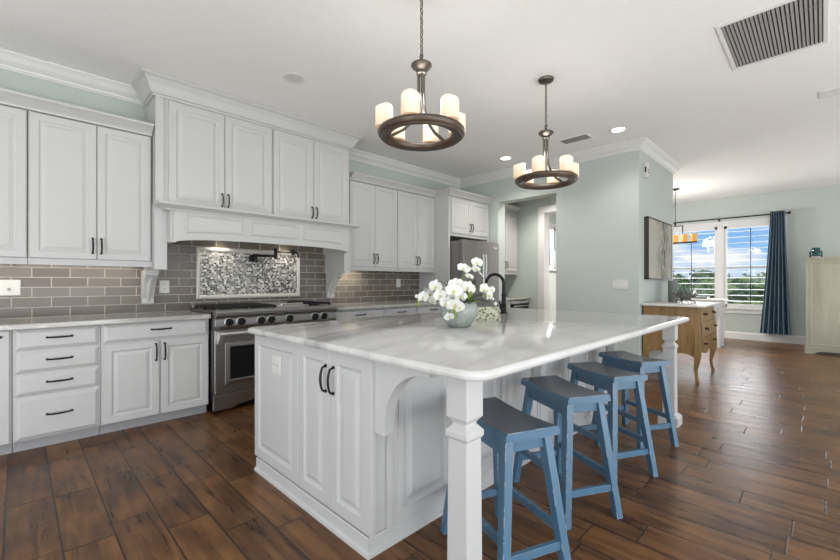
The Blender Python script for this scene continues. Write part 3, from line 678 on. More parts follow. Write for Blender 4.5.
for a, b, hx in ((4.603, 5.064, 5.03), (5.069, 5.530, 5.10)):
    d = build('door', MB().box(a, b, YF, YF+.078, .72, 1.825), FRIDGE, t, bevel=.010)
    mb = MB().tube([(hx, YF-.05, .95), (hx, YF-.055, 1.05), (hx, YF-.055, 1.52), (hx, YF-.05, 1.62)], .016, 10)
    for z in (1.0, 1.57): mb.tube([(hx, YF-.055, z), (hx, YF, z)], .010, 8)
    h = build('handle', mb, CHROME, d); h['label'] = 'polished vertical bar handle'
    if hx > 5.06:
        # small pale script mark near the top corner
        mb = MB(); pts = []
        for k in range(41):
            u = k/40; pts.append((5.375+.105*u, YF-.0012, 1.738+.010*math.sin(u*21)+.004*math.sin(u*8)))
        build('logo', mb.tube(pts, .0045, 5), PLASTIC, d)
d = build('freezer_drawer', MB().box(4.603, 5.530, YF, YF+.078, .06, .712), FRIDGE, t, bevel=.010)
mb = MB().tube([(4.72, YF-.05, .645), (5.41, YF-.05, .645)], .014, 10)
for x in (4.78, 5.35): mb.tube([(x, YF-.05, .645), (x, YF, .645)], .010, 8)
build('handle', mb, CHROME, d)
build('base_grille', MB().box(4.63, 5.50, YF+.05, 4.4, 0, .055), DARKSTEEL, t)

# ---- range
RX0, RX1, YG = 1.254, 2.524, 3.90
t = thing('kitchen_range', (1.89, 4.2, 0), 'wide stainless gas stove with black knobs and two ovens under the white hood', 'stove')
build('body', MB().box(RX0, RX1, YG+.045, YB-.02, .10, .905), DARKSTEEL, t)
build('cooktop', MB().box(RX0, RX1, YG+.0, YB-.013, .905, .935), STEEL, t, bevel=.006)
prof = [(YG-.035, .765), (YG-.052, .80), (YG-.050, .865), (YG-.075, .895), (YG-.078, .925), (YG-.060, .942), (YG-.0, .946), (YG+.06, .942), (YG+.06, .765)]
cp = build('control_panel', MB().prism(prof, lambda u, w, d: (d, u, w), RX0, RX1), STEEL, t, bevel=.003)
build('backguard', MB().box(RX0, RX1, YB-.060, YB-.013, .935, .965), STEEL, t, bevel=.004)
def xk(u, y=3.83): a = (u-420)/403; return y*(1+a)/(1-a)
for u in (229.8, 241.8, 261.8, 272, 290.3, 315.6, 324.6):
    x = xk(u)
    mb = MB(); mb.mi = 1; mb.lathe([(.044, 0), (.044, -.006), (.038, -.010)], (x, YG-.050, .832), 20, 'y')
    mb.mi = 0; mb.lathe([(.036, -.004), (.036, -.014), (.031, -.034), (.026, -.040), (0.001, -.041)], (x, YG-.050, .832), 20, 'y')
    mb.box(x-.006, x+.006, YG-.106, YG-.085, .806, .858)
    build('knob', mb, [IRON, STEEL], t)
    b_ = build('badge', MB().box(x-.035, x+.03, YG-.0535, YG-.050, .873, .880), CHROME, cp)
def oven(x0, x1, z0, z1, wx0, wx1, wz0, wz1):
    yf = YG-.02
    d = build('oven_door', MB().box(x0, x1, yf, yf+.06, z0, z1), STEEL, t, bevel=.006)
    build('window', MB().box(wx0, wx1, yf-.002, yf+.01, wz0, wz1), BLACKGLASS, d)
    rings = [[(wx0-i, yf-dd, wz0-i), (wx1+i, yf-dd, wz0-i), (wx1+i, yf-dd, wz1+i), (wx0-i, yf-dd, wz1+i)] for i, dd in ((.002, 0), (.002, .010), (.008, .012), (.040, .008), (.046, 0))]
    build('window_frame', MB().loft(rings+[rings[0]], True, False, False), STEEL, d)
    hz = z1-.030
    mb = MB().tube([(x0+.02, yf-.075, hz), (x1-.02, yf-.075, hz)], .018, 14)
    for x in (x0+.025, x1-.055):
        mb.prism([(yf, hz-.10), (yf-.075, hz-.016), (yf-.080, hz+.006), (yf, hz+.014)], lambda u, w, dd: (dd, u, w), x, x+.03)
    build('handle', mb, BARSTEEL, d)
oven(RX0+.006, 1.985, .180, .760, 1.395, 1.845, .30, .60)
oven(1.993, RX1-.006, .180, .760, 2.12, 2.42, .30, .60)
poly = [(RX0, .03), (RX0+.16, .03), (RX0+.22, .055), (RX0+.40, .075), ((RX0+RX1)/2, .082), (RX1-.40, .075), (RX1-.22, .055), (RX1-.16, .03), (RX1, .03), (RX1, .172), (RX0, .172)]
build('kick_panel', MB().prism(poly, FY(YG+.02), 0, .035), STEEL, t, bevel=.003)
mb = MB()
for x in (RX0+.06, RX1-.06):
    for y in (YG+.06, YB-.1): mb.lathe([(.018, 0), (.018, .10)], (x, y, 0), 10)
build('feet', mb, IRON, t)
def grate(x0, x1, y0, y1):
    mb = MB(); z = .958
    for a in (x0, x1): mb.box(a-.007, a+.007, y0, y1, z-.008, z+.012)
    n = 5
    for i in range(n): yy = y0+(y1-y0)*i/(n-1); mb.box(x0, x1, yy-.007, yy+.007, z-.008, z+.012)
    for i in range(1, 4): xx = x0+(x1-x0)*i/4; mb.box(xx-.006, xx+.006, y0, y1, z-.004, z+.014)
    for a in (x0, x1):
        for b in (y0, y1): mb.box(a-.010, a+.010, b-.010, b+.010, .934, z)
    build('grate', mb, IRON, t)
for a, b in ((1.285, 1.572), (1.58, 1.87), (2.275, 2.515)):
    grate(a, b, YG+.07, YG+.32); grate(a, b, YG+.335, YB-.085)
    for y in (YG+.195, YG+.45):
        c = (a+b)/2; mb = MB().lathe([(.055, 0), (.055, .010), (.030, .012), (.030, .018), (.001, .018)], (c, y, .934), 16)
        build('burner', mb, IRON, t)
g = build('griddle', MB().box(1.89, 2.255, YG+.07, YB-.085, .934, .955), STEEL, t, bevel=.006)
build('griddle_handle', MB().tube([(1.95, YG+.10, .955), (1.95, YG+.10, .972), (2.195, YG+.10, .972), (2.195, YG+.10, .955)], .007, 8), CHROME, g)

# ---- pot filler
t = thing('pot_filler', (1.885, YB-.017, 1.47), 'black folding pot filler tap on the mosaic panel', 'pot filler')
yw = YB-.0165; x0 = 1.885
mb = MB().lathe([(.042, 0), (.042, -.010), (.030, -.018), (.018, -.022), (.018, -.075)], (x0, yw, 1.47), 18, 'y')
mb.lathe([(.020, -.045), (.024, -.030), (.024, .03), (.018, .04)], (x0, yw-.075, 1.47), 14)
mb.tube([(x0, yw-.075, 1.43), (x0-.005, yw-.13, 1.425)], .009, 8)
build('wall_valve', mb, IRON, t)
y1 = yw-.14
mb = MB().tube([(x0, yw-.075, 1.495), (2.09, y1, 1.495)], .012, 10).lathe([(.017, -.035), (.020, -.02), (.020, .07), (.017, .08), (.010, .095)], (2.09, y1, 1.495), 14)
build('lower_arm', mb, IRON, t)
mb = MB().tube([(2.09, y1, 1.545), (2.315, y1-.03, 1.545), (2.345, y1-.033, 1.54), (2.355, y1-.034, 1.52), (2.355, y1-.034, 1.485)], .011, 10)
mb.lathe([(.016, -.02), (.018, 0), (.018, .03), (.012, .04)], (2.29, y1-.028, 1.535), 12).tube([(2.29, y1-.028, 1.55), (2.24, y1-.04, 1.575)], .006, 8)
build('spout_arm', mb, IRON, t)
# ---- outlets on the tile
def outlet(x, z, w, h, label, cat='outlet', kind='duplex', y=YB-.0105):
    t = thing('electrical_outlet', (x, y, z), label, cat)
    build('cover_plate', MB().relief(FY(y), x-w/2, x+w/2, z-h/2, z+h/2, [(0, 0), (0, .004), (.004, .006)]), PLASTIC, t)
    mb = MB()
    if kind == 'duplex':
        for dz in (-.021, .021):
            for dx in (-.007, .006): mb.box(x+dx-.0015, x+dx+.0015, y-.0075, y-.005, z+dz-.004, z+dz+.006)
            mb.box(x-.002, x+.002, y-.0075, y-.005, z+dz-.013, z+dz-.009)
        build('slots', mb, DARKSLOT, t)
    elif kind == 'jack':
        build('jack', mb.lathe([(.010, 0), (.010, -.012), (.006, -.012), (.006, -.018)], (x+.01, y-.005, z-.012), 12, 'y'), ALU, t)
    else:
        build('rocker', mb.box(x-.016, x+.016, y-.010, y-.005, z-.033, z+.033), PLASTIC, t)
outlet(-.055, 1.155, .15, .125, 'white wide outlet plate with a metal jack, on tile over the drawer stack', kind='jack')
outlet(1.022, 1.155, .085, .125, 'white duplex outlet on the tile beside a carved corbel', )
outlet(4.105, 1.185, .085, .125, 'white switch plate on the tile near the fridge', 'switch', 'rocker')
# under-cabinet lights
light('under_cabinet_light', 'AREA', (.40, 4.42, 1.335), (0, .35, -1), 1.1, (1, .9, .76), shape='RECTANGLE', size=.8, size_y=.05)
light('under_cabinet_light', 'AREA', (-.35, 4.42, 1.335), (0, .35, -1), 0.8, (1, .9, .76), shape='RECTANGLE', size=.6, size_y=.05)
light('under_cabinet_light', 'AREA', (3.15, 4.42, 1.35), (0, .35, -1), 1.6, (1, .86, .68), shape='RECTANGLE', size=.35, size_y=.05)

# ================================================================== island
IX0, IX1, IY0, IY1 = 1.085, 3.86, 1.383, 2.60
t = thing('island_cabinet', ((IX0+IX1)/2, (IY0+IY1)/2, 0), 'white kitchen island with raised panels, arched bracket and square posts', 'kitchen island')
build('body', MB().box(IX0+.022, IX1, IY0+.030, IY1-.040, .0, .082).box(IX0+.022, IX1, IY0+.022, IY1, .082, .868), WHITE, t)
IB = [(0, 0), (.020, 0), (.018, .014), (.007, .022), (.006, .074), (.003, .080), (0, .080)]
build('base_moulding', moulding(MB(), [(IX0+.004, IY1-.035), (IX0+.004, IY0+.022), (IX1, IY0+.022), (IX1, IY1-.035)], IB, 0, 1, 1), WHITE, t)
# end of the island: fixed panel with outlet, then a pair of doors
fx = FX(IX0+.022)
ep = build('end_panel', MB().relief(fx, 2.033, IY1-.002, .084, .864, DOOR_FINE), WHITE, t)
mb = MB().relief(FX(IX0+.002), 2.235, 2.335, .655, .765, [(0, 0), (0, .004), (.004, .007)])
mb.mi = 1
for dy in (-.022, .022):
    for k in (-.006, .006): mb.box(IX0-.0058, IX0-.004, 2.285+dy+k-.001, 2.285+dy+k+.001, .706, .716)
build('outlet_plate', mb, [PLASTIC, DARKSLOT], ep)
d1 = build('door', MB().relief(fx, 1.715, 2.028, .084, .864, DOOR_FINE), WHITE, t)
d2 = build('door', MB().relief(fx, 1.400, 1.710, .084, .864, DOOR_FINE), WHITE, t)
handle(d1, (IX0+.002, 1.746, .722), HZ, .126, (-1, 0, 0)); handle(d2, (IX0+.002, 1.678, .722), HZ, .126, (-1, 0, 0))
# seating side: raised panels between stiles
edges = [1.212+(IX1-1.212)*i/6 for i in range(7)]
for a, b in ((1.086, 1.112), (1.183, 1.212)): build('stile', MB().box(a, b, IY0+.002, IY0+.022, .083, .866), WHITE, t, bevel=.002)
for i in range(6):
    a, b = edges[i], edges[i+1]
    build('side_panel', MB().relief(FY(IY0+.022), a+.004, b-.004, .084, .864, [(0, 0), (0, .012), (.030, .012), (.032, .020), (.062, .020), (.070, .010), (.080, .008), (.112, .019), (.118, .020)]), WHITE, t)
# arched bracket
def bracket(x0, x1, nm='bracket'):
    R0 = .235; top = .866; yb = IY0+.001; n = 18
    pts = [(yb, top), (yb, top-.325), (yb-.062, top-.325)]
    for k in range(n+1):
        a = PI-PI/2*k/n
        pts.append((yb-.062-.235-.235*math.cos(a), top-.032-.258+.258*math.sin(a)))
    pts += [(yb-.33, top-.032), (yb-.33, top)]
    return build(nm, MB().prism(pts, lambda u, w, d: (d, u, w), x0, x1), WHITE, t, bevel=.002)
bracket(1.105, 1.165); bracket(2.46, 2.53); bracket(3.78, 3.85)
def post(cx, cy):
    q = .0475
    def sq(h, z): return [(cx-h, cy-h, z), (cx+h, cy-h, z), (cx+h, cy+h, z), (cx-h, cy+h, z)]
    lv = [(.074, 0), (.074, .070), (.066, .082), (.055, .092), (.046, .098), (.0425, .640), (.050, .648), (.050, .668), (.031, .690), (.031, .697), (.0475, .718), (.0475, .869)]
    rings = [sq(h, z) for h, z in lv]
    p = build('leg', MB().loft(rings, True, True, False), WHITE, t, bevel=.003)
    mb = MB()
    for s_, ax in ((-1, 0), (1, 0), (-1, 1), (1, 1)):
        o = .0435; w = .027
        if ax == 0: mb.relief(lambda u, w_, d, s_=s_: (cx+s_*(o-.001+d), cy+u, w_), -w, w, .13, .61, [(0, 0), (0, .004), (.006, .006)])
        else: mb.relief(lambda u, w_, d, s_=s_: (cx+u, cy+s_*(o-.001+d), w_), -w, w, .13, .61, [(0, 0), (0, .004), (.006, .006)])
    return p
post(1.143, .915); post(3.905, .915)
# marble top with rounded corners and an eased edge
def rounded(x0, x1, y0, y1, r, n=8):
    pts = []
    for cx_, cy_, a0 in ((x1-r, y0+r, -90), (x1-r, y1-r, 0), (x0+r, y1-r, 90), (x0+r, y0+r, 180)):
        for k in range(n+1): a = R_(a0+90*k/n); pts.append((cx_+r*math.cos(a), cy_+r*math.sin(a)))
    return pts
CX0, CX1, CY0, CY1 = 1.035, 3.975, .775, 2.645
rings = []
for k in range(7):
    a = -PI/2+PI*k/6; ins = .019*(1-math.cos(a)); z = .8895+.0195*math.sin(a)
    rings.append([(x, y, z) for x, y in rounded(CX0+ins, CX1-ins, CY0+ins, CY1-ins, .075-ins*.5)])
tag(build('marble_countertop', MB().loft(rings, True, True, True), MARBLE, None, (2.5, 1.69, .87), sharp=25), 'white grey-veined marble top on the island', 'countertop')

# ================================================================== stools
def make_stool(ang, x, y, label):
    t = thing('saddle_stool', (0, 0, 0), label, 'stool', 'blue saddle stools along the island')
    L, Wd, H = .44, .255, .625
    n, m = 14, 6; mb = MB(); top, bot = [], []
    rings = []
    for i in range(n+1):
        u = -L/2+L*i/n; dip = .011*(1-(2*u/L)**2)
        pr = [(-Wd/2, H-.036), (-Wd/2, H-.008), (-Wd/2+.010, H)]+[(-Wd/2+.01+(Wd-.02)*k/4, H) for k in (1, 2, 3)]+[(Wd/2-.010, H), (Wd/2, H-.008), (Wd/2, H-.036)]
        rings.append([(v, u, z-(dip if z > H-.02 else dip*.8)) for v, z in pr])
    mb.loft(rings, True, True, True)
    for k_, f_ in enumerate(mb.f):
        if all(mb.v[i_][2] > H-.022 and abs(mb.v[i_][0]) < Wd/2-.005 for i_ in f_): mb.m[k_] = 1
    s_ = build('seat', mb, [BLUE, BLUETOP], t, sharp=30); s_['label'] = 'blue dished seat with a dark reflection painted on top'
    tx, ty, bx, by, zt = Wd/2-.035, L/2-.050, Wd/2+.028, L/2+.020, H-.038
    P = lambda sx, sy, z: Vector((sx*(bx+(tx-bx)*z/zt), sy*(by+(ty-by)*z/zt), z))
    for sx in (-1, 1):
        for sy in (-1, 1):
            a, b = P(sx, sy, 0), P(sx, sy, zt); rings = []
            for c, w, d in ((a, .034, .036), (b, .038, .046)):
                rings.append([(c.x+i*w/2, c.y+j*d/2, c.z) for i, j in ((-1, -1), (1, -1), (1, 1), (-1, 1))])
            lg = build('leg', MB().loft(rings, True, True, False), BLUE, t, bevel=.002)
            build('foot_glide', MB().box(a.x-.014, a.x+.014, a.y-.014, a.y+.014, -.0005, .005), PLASTIC, lg)
    for sx in (-1, 1):
        build('apron', MB().bar(P(sx, -1, zt-.036)*1, P(sx, 1, zt-.036)*1, .020, .064), BLUE, t, bevel=.002)
        build('stretcher', MB().bar(P(sx, -1, .205), P(sx, 1, .205), .020, .034), BLUE, t, bevel=.002)
    for sy in (-1, 1):
        build('apron', MB().bar(P(-1, sy, zt-.028), P(1, sy, zt-.028), .020, .052), BLUE, t, bevel=.002)
        build('stretcher', MB().bar(P(-1, sy, .150), P(1, sy, .150), .020, .034), BLUE, t, bevel=.002)
    return t
stools = [(1.504, 1.000, 68, 'worn blue saddle stool beside the large near post, at the bracket end of the island'), (2.145, 1.026, 62, 'worn blue saddle stool, second from the post at the bracket end'), (2.765, 1.026, 62, 'worn blue saddle stool, third from the post at the bracket end'), (3.385, 1.050, 61, 'worn blue saddle stool beside the far post, at the wooden chest end of the island')]
s0 = make_stool(0, 0, 0, '')
for i, (x, y, a, lab) in enumerate(stools):
    s = s0 if i == 0 else copy_tree(s0)
    s.location = (x, y, 0); s.rotation_euler = (0, 0, R_(a-90)); s['label'] = lab

# ================================================================== things on the island
ZT = .909
bx, by = 2.040, 1.680
t = thing('orchid_planter', (bx, by, ZT), 'white orchids in a rounded aqua bowl on the marble island', 'potted orchid')
prof = [(.001, 0), (.060, .0), (.072, .006), (.098, .040), (.118, .085), (.122, .115), (.116, .145), (.106, .160), (.100, .160), (.108, .142), (.112, .115), (.100, .05), (.001, .03)]
build('bowl', MB().lathe(prof, (bx, by, ZT), 36), AQUA, t)
build('moss', MB().lathe([(.001, .12), (.106, .115), (.10, .14), (.06, .152), (.001, .158)], (bx, by, ZT), 20), MOSS, t)
def unp(u, v, d): s2 = 2**-.5; d = d*.938; a = (u-420)/403; return Vector((s2*(1+a)*d, s2*(1-a)*d, 1.2-(v-282)/403*d))
def flower_mesh():
    mb = MB()
    def petal(ang, ln, wd, tilt, cup=.010):
        rings = []; n = 7
        for i in range(n+1):
            f = i/n; w = wd*math.sin(PI*min(1, f*.93+.07))**.7*(.5 if i == 0 else 1)*(1 if i < n else .25); r = .004+ln*f
            row = []
            for k in range(5):
                q = -1+2*k/4; x = w*q; z = tilt*r+cup*(q*q-.3)*math.sin(PI*f)*1.2
                ca, sa = math.cos(ang), math.sin(ang); row.append(Vector((r*ca-x*sa, r*sa+x*ca, z)))
            rings.append(row)
        vs = [p+Vector((0, 0, .0009)) for r in rings for p in r]+[p-Vector((0, 0, .0009)) for r in rings for p in r]; fs = []; o = len(rings)*5
        for i in range(n):
            for k in range(4):
                a_ = i*5+k; fs += [(a_, a_+1, a_+6, a_+5), (o+a_+5, o+a_+6, o+a_+1, o+a_)]
        mb.add(vs, fs, True)
    for a in (90, 215, 325): petal(R_(a), .040, .016, .10)
    for a in (8, 172): petal(R_(a), .044, .027, .22, .006)
    mb.mi = 1
    mb.lathe([(.001, .0), (.006, .004), (.008, .012), (.004, .019), (.001, .02)], (0, -.004, 0), 8).tube([(0, -.006, .006), (0, -.016, .018), (0, -.021, .014)], [.006, .005, .002], 6)
    return mb
proto = None; q = random.Random(11)
FL = [(424, 297, 2.74, .95), (430.5, 294, 2.80, .9), (436.5, 286.5, 2.72, 1.12), (447, 303, 2.66, 1.1), (456, 284.5, 2.74, 1.1), (463.5, 269, 2.80, 1.0), (476.5, 263, 2.82, .95), (475.5, 270, 2.84, .8), (469, 277, 2.83, .7), (481, 275, 2.85, .6), (467.5, 288, 2.76, 1.15), (454, 291, 2.69, 1.2), (455.5, 304.5, 2.63, 1.25), (449.5, 299, 2.70, 1.1), (461, 296, 2.68, .9), (459.5, 307.5, 2.64, .8), (483.5, 289, 2.80, 1.0), (488, 295, 2.82, 1.0), (485, 293.5, 2.88, .8), (491.5, 289.5, 2.86, .6), (449.3, 316, 2.625, .75), (440.5, 295.5, 2.70, 1.0), (433, 300, 2.75, .8), (444.5, 289.5, 2.80, .7)]
cen = Vector((bx, by, ZT+.22))
for u, v, d, sc in FL:
    p = unp(u, v, d)
    if proto is None:
        fm = flower_mesh(); fm.v = [(a+bx, b_+by, c+ZT) for a, b_, c in fm.v]
        f = proto = build('flower', fm, [PETAL, LIP], t)
    else:
        f = proto.copy(); COL.objects.link(f)
    f.location = p-Vector((bx, by, ZT))
    out = (p-cen).normalized()+Vector((-.75, -.75, -.05))+Vector((q.uniform(-.4, .4), q.uniform(-.4, .4), q.uniform(-.3, .4)))
    f.rotation_euler = (out.to_track_quat('Z', 'Y').to_matrix() @ Matrix.Rotation(q.uniform(-.5, .5), 3, 'Z')).to_euler(); f.scale = (sc*.98,)*3
def spray(pts, r=.0028): build('flower_stem', MB().tube(pts, r, 6), STEMG, t)
B0 = Vector((bx, by, ZT+.14))
def bez(a, b, c, n=10): return [a*(1-k/n)**2+b*2*(k/n)*(1-k/n)+c*(k/n)**2 for k in range(n+1)]
spray(bez(B0+Vector((-.02, .02, 0)), unp(446, 262, 2.76), unp(417, 297, 2.77), 14))
spray(bez(B0, unp(462, 262, 2.78), unp(477, 262, 2.83), 10)); spray(bez(B0+Vector((.01, 0, 0)), unp(464, 285, 2.8), unp(463.5, 268, 2.81)))
spray(bez(B0+Vector((.03, -.02, 0)), unp(478, 275, 2.82), unp(493, 303, 2.86))); spray(bez(B0+Vector((-.02, -.03, 0)), unp(452, 285, 2.68), unp(449.3, 315, 2.635)))
spray(bez(B0+Vector((-.03, -.0, 0)), unp(440, 280, 2.74), unp(448, 304, 2.67)))
for u, v, d, r in ((416.3, 296.5, 2.77, .011), (419, 300, 2.77, .009), (495.5, 304, 2.87, .012), (493, 299, 2.86, .009), (465, 297.5, 2.66, .015), (425, 289, 2.78, .008)):
    p = unp(u, v, d); build('bud', MB().lathe([(.001, -r), (r*.8, -r*.4), (r, .2*r), (r*.6, r), (.001, r*1.3)], tuple(p), 10), PETAL, t)
def leaf(p0, p1, w, m, droop=.02):
    mid = (p0+p1)/2+Vector((0, 0, droop)); L = bez(p0, mid, p1, 8); vs = []; fs = []
    d = (p1-p0).normalized(); x = d.cross(Vector((0, 0, 1))).normalized()
    for z in (.001, -.001):
        for k, p in enumerate(L):
            ww = w*math.sin(PI*min(.97, .12+k/8*.86))
            vs += [p-x*ww+Vector((0, 0, z+ww*.35)), p+Vector((0, 0, z)), p+x*ww+Vector((0, 0, z+ww*.35))]
    for o in (0, 27):
        for k in range(8): fs += [(o+k*3, o+k*3+1, o+k*3+4, o+k*3+3), (o+k*3+1, o+k*3+2, o+k*3+5, o+k*3+4)]
    build('leaf', MB().add(vs, fs, True), m, t)
for (u0, v0, d0), (u1, v1, d1), w, m in (((455, 303, 2.74), (432, 303, 2.74), .022, LEAF), ((454, 300, 2.76), (441, 289, 2.82), .020, LEAF), ((464, 303, 2.72), (489, 303, 2.80), .042, LEAF), ((466, 302, 2.78), (475, 280, 2.90), .030, LEAF), ((466, 304, 2.72), (486, 294, 2.66), .030, LEAF), ((463, 303, 2.76), (478, 287, 2.86), .026, LEAF), ((458, 303, 2.80), (447, 281, 2.90), .024, LEAF), ((462, 305, 2.68), (470, 304, 2.62), .03, LEAF), ((468, 303, 2.7), (479, 296, 2.68), .014, LIME), ((468, 303, 2.7), (472, 291, 2.72), .016, LIME), ((470, 304, 2.69), (482, 302, 2.66), .012, LIME), ((466, 302, 2.8), (462, 276, 2.82), .018, LIME), ((455, 308, 2.64), (457, 322, 2.63), .014, LIME), ((455, 307, 2.64), (452, 318, 2.62), .010, LIME), ((418, 300, 2.77), (413, 309, 2.77), .010, LIME), ((419, 300, 2.77), (418, 308, 2.76), .009, LIME), ((418, 301, 2.77), (416, 315, 2.765), .004, STEMG)):
    leaf(unp(u0, v0, d0), unp(u1, v1, d1), w, m)
# patterned paper box behind the bowl
m, tt, b = newmat('cream_paper_with_green_spots')
co = N(tt, 'ShaderNodeTexCoord'); v = N(tt, 'ShaderNodeTexVoronoi'); setin(v, Scale=42.0, Randomness=.8); tt.links.new(co.outputs['Object'], v.inputs['Vector'])
cr = ramp_node(tt, [(.0, (.05, .06, .02)), (.22, (.10, .12, .03)), (.32, (.34, .38, .12)), (.48, (.62, .62, .48)), (.6, (.66, .66, .56))]); tt.links.new(v.outputs['Distance'], cr.inputs[0]); tt.links.new(cr.outputs[0], b.inputs['Base Color'])
SPOT = m
t = thing('patterned_box', (2.52, 1.83, ZT), 'small cream box with green spots behind the orchid bowl', 'box', None, R_(-45))
WL[t.name] = Vector((0, 0, 0))
mb = MB(); w0, w1, h = .105, .04, .10
rings = [[(-a, -b2, z), (a, -b2, z), (a, b2, z), (-a, b2, z)] for a, b2, z in ((w0*.96, w1*.9, 0.0005), (w0, w1, h), (w0-.004, w1-.004, h), (w0*.94, w1*.8, .012))]
build('box_body', mb.loft(rings, True, True, False), SPOT, t)
mb = MB(); 
for k in range(5): mb.box(-w0*.85, w0*.85, -w1*.7+k*.011, -w1*.7+k*.011+.008, .0125, h-.010+.002*(k % 2))
build('paper_napkins', mb, PLASTIC, t)
# faucet
t = thing('kitchen_faucet', (3.20, 2.10, ZT), 'black gooseneck kitchen faucet standing on the marble island', 'faucet')
fxx, fyy = 3.20, 2.10; sd = Vector((-.2, .98, 0)).normalized()
mb = MB().lathe([(.034, 0), (.034, .008), (.026, .016), (.024, .06), (.027, .07), (.027, .085), (.022, .095), (.018, .16), (.021, .165), (.021, .178), (.0155, .185), (.0145, .275)], (fxx, fyy, ZT), 20)
build('body', mb, IRON, t)
c0 = Vector((fxx, fyy, ZT+.275)); pts = []
for k in range(17):
    a = PI*k/16*1.06; pts.append(c0+sd*.088*(1-math.cos(a))+Vector((0, 0, .088*math.sin(a))))
mb = MB().tube(pts, .0145, 12); build('spout', mb, IRON, t)
p = pts[-1]; d = (pts[-1]-pts[-2]).normalized()
build('spray_head', MB().tube([p-d*.004, p+d*.02, p+d*.03, p+d*.085, p+d*.095], [.016, .018, .020, .022, .018], 12), IRON, t)
ld = Vector((-.9, -.2, 0)).normalized(); b0 = Vector((fxx, fyy, ZT+.045))
build('lever', MB().tube([b0+ld*.02, b0+ld*.055, b0+ld*.075+Vector((0, 0, .012)), b0+ld*.105+Vector((0, 0, .075))], [.013, .014, .010, .007], 10), IRON, t)

# ================================================================== pendants over the island
def pendant(cx_, cy_, zr, turn, label):
    """six candle shades on a ring hung by three arms from a bell"""
    t = thing('candle_pendant', (cx_, cy_, ZC), label, 'pendant light', 'candle ring pendants over the island')
    c = (cx_, cy_, 0)
    build('canopy', MB().lathe([(.001, ZC-.032), (.030, ZC-.032), (.062, ZC-.022), (.068, ZC-.008), (.068, ZC-.0005)], c, 24), PEWTER, t)
    zb = zr+.475                                  # top loop of the bell
    mb = MB(); z = ZC-.03; k = 0
    while z > zb+.01:
        f = (lambda p, q: (cx_+p*.55, cy_, z-.019+q)) if k % 2 else (lambda p, q: (cx_, cy_+p*.55, z-.019+q))
        mb.torus(None, .017, .0027, 10, 5, f); z -= .0285; k += 1
    mb.tube([(cx_+.004, cy_, ZC-.03), (cx_+.007, cy_+.004, (ZC+zb)/2), (cx_+.004, cy_, zb)], .0022, 5)
    build('chain', mb, PEWTER, t)
    mb = MB().lathe([(.006, 0), (.010, -.010), (.010, -.022), (.020, -.027), (.050, -.034), (.064, -.044), (.065, -.052), (.054, -.066), (.034, -.076), (.027, -.086), (.032, -.092), (.032, -.102), (.020, -.108), (.001, -.108)], (cx_, cy_, zb), 24)
    mb.torus(None, .014, .003, 12, 6, lambda p, q: (cx_, cy_+p, zb+.008+q))
    build('hub', mb, PEWTER, t)
    for k in range(3):
        a = R_(44+120*k-45+turn); ca, sa = math.cos(a), math.sin(a); pts = []
        for r, h in ((.018, -.10), (.018, -.20), (.022, -.27), (.036, -.34), (.070, -.395), (.120, -.432), (.19, -.456), (.225, -.466)): pts.append((cx_+ca*r, cy_+sa*r, zb+h))
        build('arm', MB().tube(pts, .0095, 8), PEWTER, t)
    prof = [(.192, zr+.018), (.186, zr+.004), (.192, zr-.010), (.212, zr-.018), (.236, zr-.024), (.246, zr-.022), (.251, zr-.014), (.258, zr-.012), (.266, zr-.002), (.269, zr+.010), (.265, zr+.020), (.262, zr+.024), (.22, zr+.024), (.192, zr+.018)]
    build('ring', MB().lathe(prof, c, 56, caps=False), RING, t)
    for k in range(6):
        a = R_(-105.7+60*k-45+turn); x, y = cx_+.232*math.cos(a), cy_+.232*math.sin(a)
        m_ = 24; rings = []
        for r, h in ((.030, .0245), (.053, .026), (.054, .05), (.053, .09), (.053, .142), (.051, .148), (.046, .146), (.044, .126)):
            rings.append([(x+r*math.cos(2*PI*i/m_), y+r*math.sin(2*PI*i/m_), zr+h+(.006*math.sin(2*PI*i/m_*2+k) if h > .14 else 0)) for i in range(m_)])
        s_ = build('candle_shade', MB().loft(rings, True, True, True), SHADE, t)
    l = light('pendant_light', 'POINT', (cx_, cy_, zr+.24), (0, 0, -1), 5.5, (1, .96, .90), shadow_soft_size=.10)
    return t
pendant(1.760, 1.747, 2.105, 0, 'larger-looking bronze ring pendant with lit candle shades, above the orchids')
pendant(3.317, 1.737, 2.095, -17, 'bronze ring pendant whose ceiling canopy shows, with lit candle shades, above the faucet')

# ---- recessed lights and grilles in the ceiling
def downlight(x, y, lit, label, watts=26):
    t = thing('recessed_light', (x, y, ZC), label, 'recessed light', 'recessed ceiling lights')
    build('trim_ring', MB().lathe([(.072, ZC-.003), (.078, ZC-.007), (.092, ZC-.006), (.098, ZC-.0005), (.070, ZC-.0005)], (x, y, 0), 32), TRIM, t)
    build('lens', MB().lathe([(.001, ZC-.0045), (.0715, ZC-.0045), (.0715, ZC-.001), (.001, ZC-.001)], (x, y, 0), 32), LAMP if lit else DULL, t)
    if lit:
        light('downlight', 'SPOT', (x, y, ZC-.03), (0, 0, -1), watts, (1, .95, .86), spot_size=R_(130), spot_blend=.8, shadow_soft_size=.07)
downlight(5.02, 1.71, True, 'lit round recessed light next to the moulded wall corner')
downlight(5.02, 3.26, True, 'lit round recessed light in the ceiling in front of the fridge', 50)
downlight(1.73, 3.30, False, 'unlit round recessed light in front of the hood cabinets')
